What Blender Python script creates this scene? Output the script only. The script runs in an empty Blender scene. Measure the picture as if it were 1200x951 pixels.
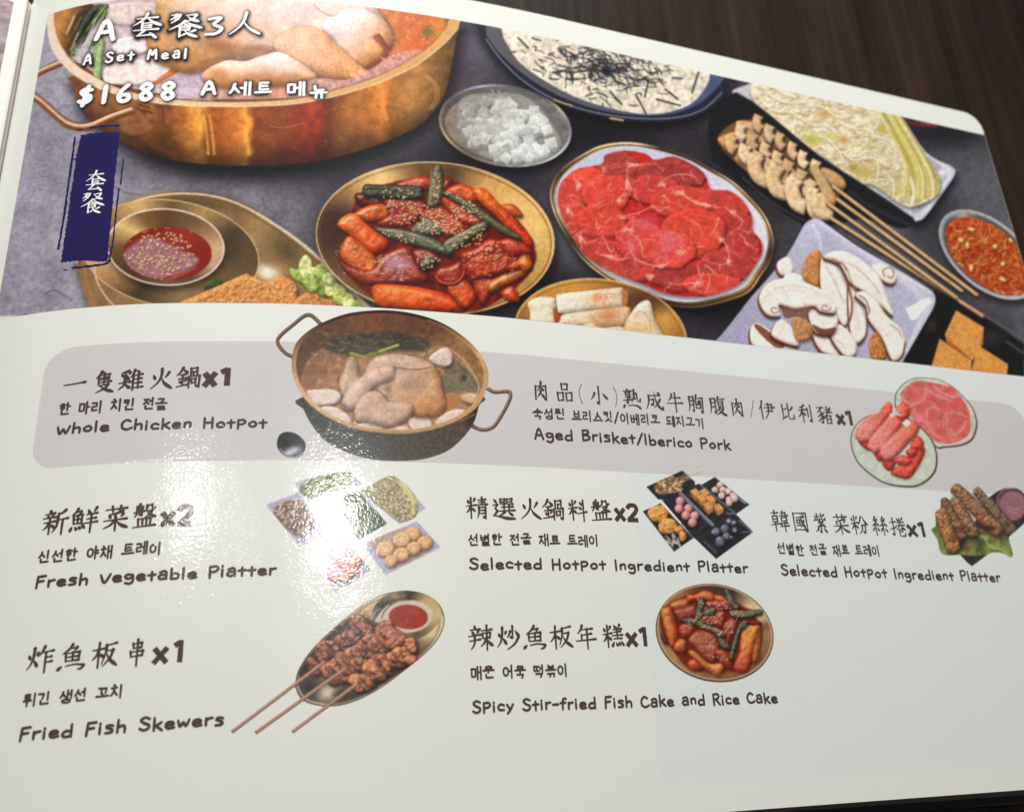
import bpy, math
import numpy as np

# ------------------------------------------------------------------
# CAMERA, LIGHT, EXPOSURE
# lengths: the page is 29.4 cm wide; U = metres per drawing unit
# page frame: u along the text lines, v up the page, w off the page
# ------------------------------------------------------------------
U = 0.22
F = 1095.0
ru = np.array([0.94169983, 0.0777276, 0.3273528]); rv = np.array([-0.05522407, -0.92404582, 0.37827189])
rw = np.cross(ru, rv)
O_ = np.array([0., 0., 1.])
SL = 0.1035                                  # how much the page's flat part leans against the table
TILT = math.atan(SL)
ZT0 = -0.022-SL*0.82                      # table height under u = 0, in page frame
ct, st_ = math.cos(TILT), math.sin(TILT)
def wdir(a):
    a = np.asarray(a, float)
    return np.stack([a[..., 0]*ct+a[..., 2]*st_, a[..., 1], -a[..., 0]*st_+a[..., 2]*ct], -1)
def W(u, v, w):
    """page frame -> world (table top is z = 0)"""
    return wdir(np.stack(np.broadcast_arrays(u, v, np.asarray(w, float)-ZT0), -1))*U
def vec_world(cam): return wdir(np.array([np.dot(cam, ru), np.dot(cam, rv), np.dot(cam, rw)]))

scene = bpy.context.scene
COL = scene.collection
cam_d = bpy.data.cameras.new('camera'); cam = bpy.data.objects.new('camera', cam_d); COL.objects.link(cam)
cam_d.lens = 36*F/1200; cam_d.sensor_width = 36; cam_d.clip_start = 0.01; cam_d.clip_end = 50
CU = (-O_).dot(ru), (-O_).dot(rv), (-O_).dot(rw)
CP = W(*CU)
xa = vec_world(np.array([1, 0, 0])); ya = vec_world(np.array([0, -1, 0])); za = vec_world(np.array([0, 0, -1]))
from mathutils import Matrix, Vector
cam.matrix_world = Matrix(((xa[0], ya[0], za[0], CP[0]), (xa[1], ya[1], za[1], CP[1]), (xa[2], ya[2], za[2], CP[2]), (0, 0, 0, 1)))
cam_d.dof.use_dof = True; cam_d.dof.focus_distance = 0.215; cam_d.dof.aperture_fstop = 16
scene.camera = cam

world = bpy.data.worlds.new('World'); scene.world = world; world.use_nodes = True
bg = world.node_tree.nodes['Background']; bg.inputs[0].default_value = (0.95, 0.97, 1.0, 1); bg.inputs[1].default_value = WORLD_S = 0.13
vs = scene.view_settings; vs.view_transform = 'Standard'; vs.look = 'None'; vs.exposure = 0.0; vs.gamma = 1.0; vs.use_curve_mapping = False

# page profile: rises from the gutter, levels out, flat on the right
_pu = np.array([-.60, -.56, -.52, -.48, -.43, -.38, -.32, -.24, -.16, -.08, 0, .08, .2, .9, 1.4])
_pz = np.array([-.200, -.165, -.130, -.104, -.080, -.060, -.044, -.026, -.0145, -.0065, -.0016, 0, 0, 0, 0])
_fu = np.linspace(-.6, 1.4, 2001); _fz = np.interp(_fu, _pu, _pz)
_k = np.exp(-.5*(np.arange(-60, 61)/22)**2); _k /= _k.sum()
_fz = np.convolve(np.pad(_fz, 60, mode='reflect', reflect_type='odd'), _k, mode='valid')
def prof(u): return np.interp(u, _fu, _fz)
def slope(u): return (prof(np.asarray(u)+.004)-prof(np.asarray(u)-.004))/.008
def S(u, v, h=0.):
    """point of the page surface, h units proud of it"""
    u = np.asarray(u, float); s = slope(u); n = np.sqrt(1+s*s)
    return W(u-h*s/n, v, prof(u)+h/n)
def to_px(u, v):
    """where a point of the page lies in the drawing (photograph pixels)"""
    u = np.asarray(u, float); P = O_+u[..., None]*ru+np.asarray(v, float)[..., None]*rv+prof(u)[..., None]*rw
    return P[..., 0]/P[..., 2]*F+600, P[..., 1]/P[..., 2]*F+475
def to_uv(p):
    p = np.asarray(p, float).reshape(-1, 2); r = np.stack([(p[:, 0]-600)/F, (p[:, 1]-475)/F, np.ones(len(p))], 1)
    z = np.zeros(len(p))
    for _ in range(40):
        t = (O_.dot(rw)+z)/(r@rw); P = r*t[:, None]-O_; u = P@ru; z = .5*z+.5*prof(u)
    return np.stack([u, P@rv], 1)

def lamp(name, pxy, dist, size, power, col, sx=1.):
    """ceiling lamp hung where the page mirrors it at drawing point pxy"""
    u, v = to_uv([pxy])[0]; P = S(u, v); s = slope(u); n = wdir(np.array([-s, 0, 1])/math.hypot(s, 1)); n = np.asarray(n, float)
    d = np.asarray(P)-CP; d /= np.linalg.norm(d); r = d-2*d.dot(n)*n
    L = np.asarray(P)+r*dist
    ld = bpy.data.lights.new(name, 'AREA'); ld.shape = 'ELLIPSE'; ld.size = size*sx; ld.size_y = size; ld.energy = power; ld.color = col
    o = bpy.data.objects.new(name, ld); o.location = L
    o.rotation_euler = (Vector(P)-Vector(L)).to_track_quat('-Z', 'Y').to_euler(); COL.objects.link(o); return o
lamp('ceiling_lamp', (397, 615), 0.85, 0.085, 1.7, (1, .97, .92))
lamp('ceiling_lamp', (222, 590), 0.95, 0.05, 0.6, (1, .97, .92))
def area(name, uvw, at, size, power, col):
    L = W(*uvw); P = W(*at); ld = bpy.data.lights.new(name, 'AREA'); ld.shape = 'RECTANGLE'; ld.size = size[0]; ld.size_y = size[1]; ld.energy = power; ld.color = col
    o = bpy.data.objects.new(name, ld); o.location = L; o.rotation_euler = (Vector(P)-Vector(L)).to_track_quat('-Z', 'Y').to_euler(); COL.objects.link(o)
area('top_fill_light', (-0.45, 3.7, 1.35), (0.0, 0.2, 0), (.30, .16), 12.6, (1, .985, .955))  # unseen fill light added beyond the page top to brighten that end
lamp('ceiling_lamp', (287, 628), 1.2, 0.05, 0.08, (1, .97, .93))
# ------------------------------------------------------------------
# PRINT PAINTER: the menu's printed pictures are worked out as colour
# fields (numpy) and stored as point colours of the printed sheets
# ------------------------------------------------------------------
K = 1.5
CW, CH = int(1210*K), int(960*K)
IMG = np.zeros((CH, CW, 3), np.float32) + np.array([.8, .8, .78], np.float32)
rng = np.random.default_rng(7)
_nc = {}
def up(a, h, w):
    H, W = a.shape
    y = np.linspace(0, H-1.001, h); x = np.linspace(0, W-1.001, w)
    y0 = y.astype(int); x0 = x.astype(int); fy = y-y0; fx = x-x0
    fy = fy*fy*(3-2*fy); fx = fx*fx*(3-2*fx)
    A = a[y0][:, x0]; B = a[y0][:, x0+1]; C_ = a[y0+1][:, x0]; D = a[y0+1][:, x0+1]
    fx = fx[None]; fy = fy[:, None]
    return ((A*(1-fx)+B*fx)*(1-fy)+(C_*(1-fx)+D*fx)*fy).astype(np.float32)
def noise(s, octv=3, sy=None, seed=0):
    """fractal value noise over the canvas, feature size s px, range about -1..1"""
    k = (s, octv, sy, seed)
    if k not in _nc:
        r = np.random.default_rng(seed+int(s*13)+octv*7)
        out = np.zeros((CH, CW), np.float32); amp = 1; tot = 0
        for o in range(octv):
            sx = max(s/2**o, .7); ss = max((sy or s)/2**o, .7)
            g = r.uniform(-1, 1, (int(CH/K/ss)+3, int(CW/K/sx)+3)).astype(np.float32)
            out += amp*up(g, CH, CW); tot += amp*.6; amp *= .55
        _nc[k] = out/tot
    return _nc[k]
def c(*v):
    return np.array(v, np.float32)/255
def dens(p, n=6, closed=True):
    p = np.array(p, float); m = len(p); out = []
    for i in range(m if closed else m-1):
        if closed: a, b, d, e = p[i-1], p[i], p[(i+1) % m], p[(i+2) % m]
        else: a, b, d, e = p[max(i-1, 0)], p[i], p[i+1], p[min(i+2, m-1)]
        for k in range(n):
            t = k/n
            out.append(.5*((2*b)+(-a+d)*t+(2*a-5*b+4*d-e)*t*t+(-a+3*b-3*d+e)*t**3))
    if not closed: out.append(p[-1])
    return np.array(out)
def T(box, w):
    """map the coordinates of an enlarged detail back to the sheet drawing"""
    k = (box[2]-box[0])/w
    def f(*p):
        if len(p) == 1 and not np.isscalar(p[0]): p = p[0]
        a = np.array(p, float)
        if a.ndim == 1: a = a.reshape(-1, 2)
        return a*k+np.array([box[0], box[1]])
    f.k = k
    return f
def ell(cx, cy, rx, ry, rot=0, n=44):
    t = np.linspace(0, 2*math.pi, n, endpoint=False); a = math.radians(rot)
    x = rx*np.cos(t); y = ry*np.sin(t)
    return np.stack([cx+x*math.cos(a)-y*math.sin(a), cy+x*math.sin(a)+y*math.cos(a)], 1)
def win(p, pad):
    x0 = max(int((p[:, 0].min()-pad)*K), 0); x1 = min(int((p[:, 0].max()+pad)*K)+2, CW)
    y0 = max(int((p[:, 1].min()-pad)*K), 0); y1 = min(int((p[:, 1].max()+pad)*K)+2, CH)
    if x1 <= x0+1 or y1 <= y0+1: return None
    X, Y = np.meshgrid((np.arange(x0, x1)/K).astype(np.float32), (np.arange(y0, y1)/K).astype(np.float32))
    return (slice(y0, y1), slice(x0, x1)), X, Y
def segd(X, Y, a, b):
    dx, dy = b[0]-a[0], b[1]-a[1]; L = dx*dx+dy*dy+1e-9
    t = np.clip(((X-a[0])*dx+(Y-a[1])*dy)/L, 0, 1)
    return np.hypot(X-a[0]-t*dx, Y-a[1]-t*dy), t
def sdf(p, X, Y):
    d = np.full(X.shape, 1e9, np.float32); ins = np.zeros(X.shape, bool); n = len(p)
    for i in range(n):
        a, b = p[i-1], p[i]
        q, _ = segd(X, Y, a, b); np.minimum(d, q, out=d)
        if a[1] != b[1]:
            m = ((a[1] > Y) != (b[1] > Y)) & (X < (b[0]-a[0])*(Y-a[1])/(b[1]-a[1])+a[0])
            ins ^= m
    return np.where(ins, d, -d)
def sm(x): x = np.clip(x, 0, 1); return x*x*(3-2*x)
def mixin(sl, col, a):
    a = a[..., None]; IMG[sl] = IMG[sl]*(1-a)+col*a
def colr(col, X, Y): return col(X, Y) if callable(col) else np.broadcast_to(col, X.shape+(3,))
def fill(p, col, edge=.8, a=1., smooth=0, ns=0, na=0., seed=0, rough=0.):
    p = dens(p, smooth) if smooth else np.array(p, float)
    w = win(p, edge+1)
    if w is None: return
    sl, X, Y = w; d = sdf(p, X, Y)
    if rough: d = d+rough*noise(3, 2, seed=5)[sl]
    A = sm(d/edge+.5)*a
    C_ = colr(col, X, Y)
    if na: C_ = C_*(1+na*noise(ns, 3, seed=seed)[sl])[..., None]
    mixin(sl, C_, A)
def shadow(p, dx=1, dy=3, blur=6, a=.5, col=c(12, 8, 10), smooth=0):
    p = (dens(p, smooth) if smooth else np.array(p, float))+np.array([dx, dy])
    w = win(p, blur)
    if w is None: return
    sl, X, Y = w; mixin(sl, col, sm(sdf(p, X, Y)/(2*blur)+.5)*a)
LV = np.array([-.35, -.55, .76]); LV /= np.linalg.norm(LV)
def blob(p, col, r=5, amb=.55, dif=.55, spec=0., sp=14, na=.08, ns=4, bump=0., bs=3, edge=.9, sh=.45, shb=3, shd=(1, 2),
         smooth=6, hi=c(255, 244, 228), seed=0, L=LV, a=1.):
    """a rounded printed form: shaded as the food photograph shows it"""
    p = dens(p, smooth) if smooth else np.array(p, float)
    if sh: shadow(p, shd[0], shd[1], shb, sh)
    w = win(p, 2)
    if w is None: return
    sl, X, Y = w; d = sdf(p, X, Y)
    t = 1-np.clip(d/r, 0, 1); h = np.sqrt(np.clip(1-t*t, 0, 1))*r
    if bump: h = h+bump*noise(bs, 3, seed=seed+3)[sl]
    if min(h.shape) < 3: return
    gy, gx = np.gradient(h); gx = gx*K*.8; gy = gy*K*.8
    n = 1/np.sqrt(gx*gx+gy*gy+1)
    lam = np.clip((-gx*L[0]-gy*L[1]+L[2])*n, 0, 1)
    C_ = colr(col, X, Y)*(amb+dif*lam*1.15)[..., None]
    if na: C_ = C_*(1+na*noise(ns, 3, seed=seed)[sl])[..., None]
    if spec:
        H = L+np.array([0, 0, 1.]); H = H/np.linalg.norm(H)
        s = np.clip((-gx*H[0]-gy*H[1]+H[2])*n, 0, 1)**sp*spec
        C_ = C_+(hi-C_)*np.clip(s, 0, 1)[..., None]
    mixin(sl, C_, sm(d/edge+.5)*a)
def cap(a, b, r0, r1=None, n=8):
    """outline of a capsule from a to b"""
    r1 = r0 if r1 is None else r1
    a = np.array(a, float); b = np.array(b, float); t = math.atan2(b[1]-a[1], b[0]-a[0])
    o = [a+r0*np.array([math.cos(t+q), math.sin(t+q)]) for q in np.linspace(math.pi/2, 1.5*math.pi, n)]
    o += [b+r1*np.array([math.cos(t+q), math.sin(t+q)]) for q in np.linspace(-math.pi/2, math.pi/2, n)]
    return np.array(o)
def line(p, w, col, a=1., edge=.7, smooth=5, taper=0, dash=0):
    p = dens(p, smooth, False) if smooth and len(p) > 2 else np.array(p, float)
    q = win(p, w+1.5)
    if q is None: return
    sl, X, Y = q; d = np.full(X.shape, 1e9, np.float32); n = len(p)-1
    for i in range(n):
        e, t = segd(X, Y, p[i], p[i+1])
        ww = w/2
        if taper: ww = w/2*(1-taper*np.abs((i+t)/n*2-1)**2)
        np.minimum(d, e-ww, out=d)
    mixin(sl, colr(col, X, Y), sm(.5-d/edge)*a)
def strand(p, w, col, hi=None, dk=.5, a=1.):
    p = np.array(p, float)
    line(p+[.3, .6], w+1.2, np.asarray(col)*dk*.6, .55*a); line(p, w, col, a)
    if hi is not None: line(p-[.2, .25*w], w*.4, hi, .7*a)
def lin(p0, c0, p1, c1):
    d = np.array(p1, float)-np.array(p0, float); L = d.dot(d)
    def f(X, Y):
        t = sm(((X-p0[0])*d[0]+(Y-p0[1])*d[1])/L)[..., None]
        return c0*(1-t)+c1*t
    return f
def ang(cx, cy, stops, sy=1.):
    """metal: tone runs round a centre; stops = [(degree, colour)...] (0 right, 90 down)"""
    D = np.array([s[0] for s in stops]+[stops[0][0]+360], float); Cc = np.array([s[1] for s in stops]+[stops[0][1]])
    def f(X, Y):
        t = np.degrees(np.arctan2((Y-cy)*sy, X-cx)); t = np.where(t < D[0], t+360, t)
        return np.stack([np.interp(t, D, Cc[:, i]) for i in range(3)], -1).astype(np.float32)
    return f
def glow(cx, cy, rx, ry, col, a, rot=0):
    q = win(ell(cx, cy, rx, ry, rot), 2)
    if q is None: return
    sl, X, Y = q; t = math.radians(rot); u = ((X-cx)*math.cos(t)+(Y-cy)*math.sin(t))/rx; v = (-(X-cx)*math.sin(t)+(Y-cy)*math.cos(t))/ry
    mixin(sl, col, sm(1-np.hypot(u, v))*a)
def inpoly(x, y, p):
    r = False
    for i in range(len(p)):
        a, b = p[i-1], p[i]
        if (a[1] > y) != (b[1] > y) and x < (b[0]-a[0])*(y-a[1])/(b[1]-a[1])+a[0]: r = not r
    return r
def scatter(p, n, seed=0):
    r = np.random.default_rng(seed); p = np.array(p); lo = p.min(0); hi = p.max(0); out = []
    for _ in range(n*20):
        q = r.uniform(lo, hi)
        if inpoly(q[0], q[1], p): out.append(q)
        if len(out) >= n: break
    return out
R = lambda a, b: float(rng.uniform(a, b))
def clipped(p, fn, edge=.8, smooth=0):
    """paint fn() but keep it inside outline p"""
    p = dens(p, smooth) if smooth else np.array(p, float)
    sl, X, Y = win(p, 3); keep = IMG[sl].copy()
    big = IMG.copy(); fn()
    A = sm(sdf(p, X, Y)/edge+.5)[..., None]; new = IMG[sl].copy()
    IMG[:] = big; IMG[sl] = keep*(1-A)+new*A
def sesame(poly, n, seed, s=1.7, col=c(245, 222, 180)):
    for q in scatter(poly, n, seed):
        t = R(0, 3.14); d = np.array([math.cos(t), math.sin(t)*.7])*s*.6
        line([q-d+[.4, .7], q+d+[.4, .7]], s*.9, c(90, 25, 12), .5, smooth=0)
        line([q-d, q+d], s*.75, col*R(.85, 1.03), .95, smooth=0)
def thick(p, w, n=6):
    """outline of a bent rod"""
    p = dens(p, n, False); d = np.gradient(p, axis=0); d /= np.linalg.norm(d, axis=1)[:, None]+1e-9
    q = np.stack([-d[:, 1], d[:, 0]], 1)*w/2
    return np.vstack([p+q, (p-q)[::-1]])

# ---------------- the wide photograph across the top of the page ----------------
OUT = {}            # outline of every printed dish, in drawing coordinates
D1 = T((370,185,660,375),1200); D2 = T((635,160,915,365),1200); D3 = T((835,90,1155,370),1087)
D4 = T((830,250,1200,445),1200); D5 = T((505,20,865,205),1200); D6 = T((35,0,305,200),1200)
D7 = T((240,0,560,200),1200); D8 = T((595,320,815,410),1200); D9 = T((80,220,440,360),1200)

def paint_stone():
    def f(X, Y):
        t = sm((X-60)/620)[..., None]
        a = c(158,153,166)*(1-t)+c(70,66,74)*t
        q = sm((X-820)/330)[..., None]*sm((Y-100)/90)[..., None]
        return a*(1-q)+c(96,95,102)*q
    sl, X, Y = win(np.array([[0., 0], [1205, 460]]), 0)
    C_ = f(X, Y)*(1+.07*noise(5,4)[sl]+.10*noise(34,4,seed=3)[sl]+.05*noise(1.6,1,seed=8)[sl])[..., None]
    IMG[sl] = C_
    for k in range(240):        # pits and hairline marks of the slate
        x = R(0,1200); y = R(0,430); t = R(-.5,.8); l = R(2,11)
        line([(x,y),(x+l*math.cos(t),y+l*math.sin(t))], R(.5,1.1), c(48,44,56), R(.1,.4), smooth=0)
    for p in ([(128,215),(150,226),(166,228),(182,236)], [(307,232),(313,245),(322,250),(320,258),(330,262)], [(50,345),(64,340),(76,346),(84,352)], [(86,205),(96,214),(110,216)]):
        line(p, 1.1, c(60,56,72), .6)
    # soft shade the dishes throw in the printed photograph
    for cx,cy,rx,ry,a in ((300,190,250,46,.9),(560,190,150,60,.8),(680,150,220,60,.85),(900,200,160,90,.75),(390,260,70,120,.35),(1010,150,230,90,.55),(1120,330,90,90,.4),(640,345,130,70,.75),(850,360,130,60,.8),(1100,400,120,60,.7),(520,60,60,70,.45),(1110,152,90,34,.8),(1090,250,60,60,.5)):
        glow(cx,cy,rx,ry,c(24,20,26),a)
    glow(690,290,60,60,c(120,118,135),.3); glow(560,50,60,50,c(110,105,125),.55); glow(665,270,40,60,c(125,122,140),.5)
    line(D3([(745,160),(800,185),(890,195)]),3.2,c(120,40,35),.9); line(D3([(810,172),(850,184),(888,188)]),1.4,c(200,120,110),.8)

def paint_big_pot():
    body = D6([(215,395),(228,450),(262,560),(330,640),(430,715),(520,760),(640,810),(800,842),(1000,860),(1180,862)])
    b2 = D7([(380,722),(520,703),(660,668),(800,620),(930,558),(1020,475),(1065,380),(1090,260),(1112,130),(1114,100)])
    top = D7([(900,120),(500,200),(0,300)]); t2 = D6([(500,380)])
    P_ = np.vstack([body, b2, top, t2]); P_ = dens(P_,4)
    shadow(P_,4,10,14,.8)
    def f(X,Y):
        xs = np.array([75,110,150,195,215,235,248,262,275,290,300,330,352,362,374,384,405,430,447,458,480,505,525,540])
        cs = np.array([(120,70,45),(150,98,62),(160,108,66),(126,76,40),(178,108,50),(236,166,72),(150,84,36),(168,92,38),(196,116,50),(226,156,66),(140,74,32),(132,70,32),(136,52,28),(156,60,34),(132,48,26),(112,56,26),(150,92,42),(176,108,46),(214,134,62),(160,100,46),(172,124,66),(138,98,52),(90,62,40),(50,36,28)])/255.
        w = X+7*noise(26,3,seed=4)[0:Y.shape[0],0:X.shape[1]]+(Y-140)*.05
        a = np.stack([np.interp(w,xs,cs[:,i]) for i in range(3)],-1)
        cy = 128-((X-300)/240)**2*70
        t = (Y-cy)/66
        return (a*(1.06-.62*sm((t-.35)/.8))[...,None]).astype(np.float32)
    fill(P_, f, 1., ns=9, na=.12, rough=.2)
    def marks():
        for k in range(90):
            q = (R(110,500),R(110,190)); t=R(-.3,.3); line([q,(q[0]+R(1,8)*math.cos(t),q[1]+R(1,4))],R(.5,1.8),rng.choice([c(120,60,30),c(230,165,100),c(90,50,28)]),R(.15,.4),smooth=0)
        fill(D6([(545,690),(590,665),(640,700),(700,770),(760,790),(740,815),(660,780),(600,740)]),c(122,66,38),2,.5,smooth=4)
        fill(D6([(470,660),(520,650),(560,640),(640,660),(600,690),(520,700)]),c(178,124,84),2,.4,smooth=4)
        line(D7([(285,552),(330,560),(390,552),(440,540)]),1.6,c(190,112,60),.6)
        for x in (905,935): line(D6([(x,600),(x+15,690),(x+25,800)]),3,c(250,190,96),.6,3)
        line(D6([(1120,690),(1135,740),(1140,800)]),4,c(246,178,80),.6,4)
        line(D7([(770,400),(785,470),(800,520)]),4,c(234,160,86),.6,5)
        for r in (0,9,18): line(D7([(980-r,330),(1020-r,370),(1030-r,430),(1000-r,480)]),1.5,c(206,160,100),.5)
        line(D6([(655,540),(690,570),(697,635)]),1.6,c(90,45,25),.8)
        for a,b in (((570,545),(620,560)),((590,570),(640,590)),((560,560),(600,590))): line(D6([a,b]),2.6,c(96,50,30),.8,smooth=0)
    clipped(P_, marks)
    # handle
    for p,w in ((D6([(-60,435),(20,393),(60,370),(165,325)]),6.5),(D6([(-90,420),(0,488),(60,530),(150,610),(200,645),(262,660),(330,650),(420,610),(530,572)]),8.5)):
        line(p,w+1.5,c(70,38,24),.9,smooth=5); line(p,w,c(160,100,62)); line(p-[.8,1.4],w*.45,c(216,172,130),.9,2); line(p-[1.2,2],w*.16,c(255,238,214),.9,1.2); line(p+[.5,2.4],w*.3,c(108,56,30),.8,1.5)
    # inside of the pot and broth
    rim = np.vstack([D6([(95,70),(93,130),(100,200),(120,260),(165,325),(235,390),(330,445),(420,480),(560,515),(700,540),(900,552),(1180,552)]),
                     D7([(400,455),(560,425),(700,385),(820,340),(930,285),(1030,210),(1090,150),(1116,100),(1100,-60),(0,-100)]),D6([(100,-60)])])
    OUTER = dens(rim,5)
    fill(OUTER,lin((60,0),c(238,212,190),(540,60),c(214,164,104)),1.2)
    inner = np.vstack([D6([(128,70),(130,120),(145,190),(175,255),(225,320),(300,375),(420,440),(520,475),(640,500),(800,520),(980,528),(1180,526)]),
                     D7([(400,432),(540,402),(680,362),(800,315),(910,255),(1000,190),(1045,135),(1066,95),(1060,-60),(0,-100)]),D6([(130,-60)])])
    INN = dens(inner,5)
    def soup():
        fill(INN,lin((60,40),c(196,136,78),(95,60),c(120,76,44)),1.)
        b = D6([(175,60),(165,130),(185,215),(225,300),(300,355),(430,425),(560,465),(700,490),(900,512),(1180,515)])
        b = np.vstack([b,D7([(400,425),(540,396),(680,356),(790,310),(900,248),(985,185),(1030,130),(1050,90),(1040,-60),(0,-90)]),D6([(190,-60)])])
        fill(dens(b,4),lin((70,80),c(206,190,200),(520,50),c(206,120,70)),1.5,ns=7,na=.1)
        fill(D6([(118,30),(200,20),(330,20),(300,70),(262,140),(236,200),(228,262),(214,292),(160,225),(136,160)]),lin((64,30),c(206,144,76),(92,40),c(96,62,40)),1.6,smooth=4,ns=6,na=.12); fill(D6([(262,60),(400,20),(330,140),(270,235),(232,300),(222,262),(240,170)]),c(58,58,46),3,.75,smooth=3,ns=2,na=.3)
        glow(500,60,70,60,c(214,108,48),.9); glow(520,40,30,30,c(236,150,60),.8); glow(455,80,60,30,c(206,130,110),.6)
        # white radish slices and broth skin
        blob(D6([(400,30),(520,10),(690,20),(700,60),(640,110),(500,130),(400,110),(372,70)]),c(220,200,196),4,.8,.25,sh=.25,smooth=5)
        blob(D6([(430,240),(470,200),(560,190),(640,200),(650,250),(560,280),(460,285)]),c(232,222,222),4,.8,.25,sh=.35,smooth=5)
        blob(D6([(380,370),(440,330),(560,310),(700,318),(780,330),(740,380),(640,430),(520,440),(400,430)]),c(232,214,206),3,.82,.25,sh=.3,smooth=5)
        fill(D6([(630,440),(700,385),(770,340),(800,345),(790,375),(720,400),(670,435)]),c(190,106,56),1.5,smooth=4); line(D6([(650,425),(720,385),(790,345)]),2,c(226,160,100),.7)
        fill(D6([(800,350),(870,330),(930,380),(900,450),(830,510),(700,500),(720,420)]),c(196,176,196),2,.8,smooth=4,ns=1.6,na=.12)
        for s in range(30): line([(165+R(0,90),100+R(0,18)),(170+R(0,90),101+R(0,18))],.9,c(230,222,236),.4,smooth=0)
        # leeks
        for a,b,w,cc in (((400,30),(290,170),22,c(84,108,50)),((345,45),(262,170),20,c(60,74,44)),((330,60),(240,210),16,c(40,50,34)),((395,60),(330,230),18,c(96,122,66)),((375,150),(330,330),34,c(120,140,92)),((368,220),(350,410),44,c(132,160,96)),((330,190),(300,260),18,c(150,158,140))):
            pa,pb = D6([a,b]); blob(cap(pa,pb,w*D6.k/2),cc,4,.6,.55,.3,8,sh=.4,smooth=0,ns=3,na=.15)
        for k in range(16):
            x = R(225,360); y=R(60,260); line(D6([(x,y),(x-40,y+95)]),R(.6,1.4),rng.choice([c(225,225,215),c(40,34,28),c(170,190,120)]),.75,smooth=0)
        for k in range(14):
            x=R(235,300);y=R(250,330); line(D6([(x,y),(x+R(-40,30),y+R(-20,20))]),1.3,c(210,208,222),.7,smooth=0)
        blob(D6([(660,150),(700,160),(660,250),(632,248)]),c(140,160,80),3,.7,.4,sh=.3,smooth=0)
        # chicken
        sk=dict(amb=.74,dif=.34,spec=.22,sp=5,na=.09,ns=11,bump=.45,bs=12,sh=.55,shb=5)
        blob(D7([(-220,60),(-120,-40),(640,-60),(770,60),(815,150),(800,230),(720,285),(640,300),(500,310),(330,262),(180,258),(60,285),(-60,320),(-150,300),(-230,250),(-262,150)]),
             lin((215,95),c(196,140,86),(320,0),c(226,196,186)),26,**sk)
        for q,a,b,cc,al,ro in (((-150,120),36,22,c(196,142,90),.7,0),((60,200),46,16,c(160,104,64),.8,8),((-60,240),34,16,c(206,150,96),.6,0),((130,60),60,20,c(234,210,204),.6,0),((-40,30),44,22,c(232,208,196),.7,0),((250,150),50,24,c(226,186,160),.6,10),((420,40),60,14,c(232,206,204),.7,5),((240,215),40,8,c(150,96,66),.6,2),((60,130),26,12,c(206,160,120),.5,-10)):
            g=D7([q])[0]; glow(g[0],g[1],a,b,cc,al,ro)
        blob(D7([(520,110),(590,45),(700,40),(790,90),(826,160),(800,235),(720,292),(650,290),(610,240),(560,190)]),lin(D7([(600,90)])[0],c(232,212,214),D7([(760,260)])[0],c(206,142,82)),16,**sk)
        g=D7([(610,95)])[0]; glow(g[0],g[1],22,12,c(240,228,234),.85,25); g=D7([(700,150)])[0]; glow(g[0],g[1],18,10,c(224,190,176),.6,40)
        blob(D7([(340,140),(440,110),(530,140),(600,210),(680,285),(728,318),(704,345),(640,348),(520,335),(420,300),(340,250),(300,190)]),lin(D7([(340,160)])[0],c(222,178,146),D7([(640,330)])[0],c(220,152,96)),18,**sk)
        for i in range(15):
            for j in range(22):      # rows of skin pores
                t=j/21; x=330+i*24+t*40; y=125+j*9+i*7+10*math.sin(i*.8)
                g=D7([(x,y)])[0]
                if inpoly(x,y,[(320,140),(440,110),(560,170),(700,300),(640,340),(500,325),(330,240)]): glow(g[0]+R(-.8,.8),g[1]+R(-.8,.8),1.9,1.3,c(248,222,198),R(.2,.6),30); glow(g[0]+1.4,g[1]+1.1,1.3,.9,c(176,116,78),R(.1,.4),30)
        for q,a,b in (((655,332),6,4.5),((690,322),6.5,5),((712,330),5,4),((672,342),5,3.6)): g=D7([q])[0]; blob(ell(g[0],g[1],a,b,20,12),c(222,132,84),3,.7,.4,.5,8,smooth=0,sh=.3)
        blob(D7([(-8,320),(40,285),(110,262),(180,268),(250,240),(330,228),(400,262),(460,300),(492,335),(470,362),(400,372),(300,376),(150,384),(40,378),(-8,350)]),lin(D7([(250,240)])[0],c(234,210,206),D7([(250,372)])[0],c(206,142,86)),17,**{**sk,'bump':.3})
        g=D7([(60,320)])[0]; glow(g[0],g[1],18,10,c(190,122,72),.75); g=D7([(330,285)])[0]; glow(g[0],g[1],26,9,c(238,220,222),.8,14); g=D7([(250,350)])[0]; glow(g[0],g[1],40,7,c(196,128,78),.6)
        fill(D7([(738,165),(762,150),(800,190),(812,235),(790,262),(728,296),(712,286),(770,246),(782,214)]),c(150,66,38),3,.75,smooth=3)
        line(D7([(765,150),(790,190),(812,212)]),2.6,c(108,40,28),.7,1.6); line(D7([(480,22),(520,55),(560,70),(590,52)]),2,c(176,120,92),.55,1.6)
        line(D7([(-20,275),(60,255),(180,262),(300,225)]),2.4,c(150,98,66),.5,2.4)
        fill(D7([(480,345),(620,350),(740,300),(820,240),(960,220),(800,320),(640,380),(440,425),(330,425)]),c(206,164,160),2,.75,smooth=3,ns=3,na=.16)
        glow(D7([(980,140)])[0][0],D7([(980,140)])[0][1],14,12,c(110,110,50),.9)
        for k in range(110):
            x=R(445,530);y=R(18,92); line([(x,y),(x+R(1,4),y+R(-1,3))],R(.6,1.6),rng.choice([c(244,170,90),c(250,214,190),c(178,70,34),c(230,120,50)]),R(.4,.8),smooth=0)
        for k in range(60):
            x=R(160,440);y=R(0,70); glow(x,y,R(1,2.4),R(.8,1.6),c(170,112,84),R(.2,.5))
    clipped(INN, soup)
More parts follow.
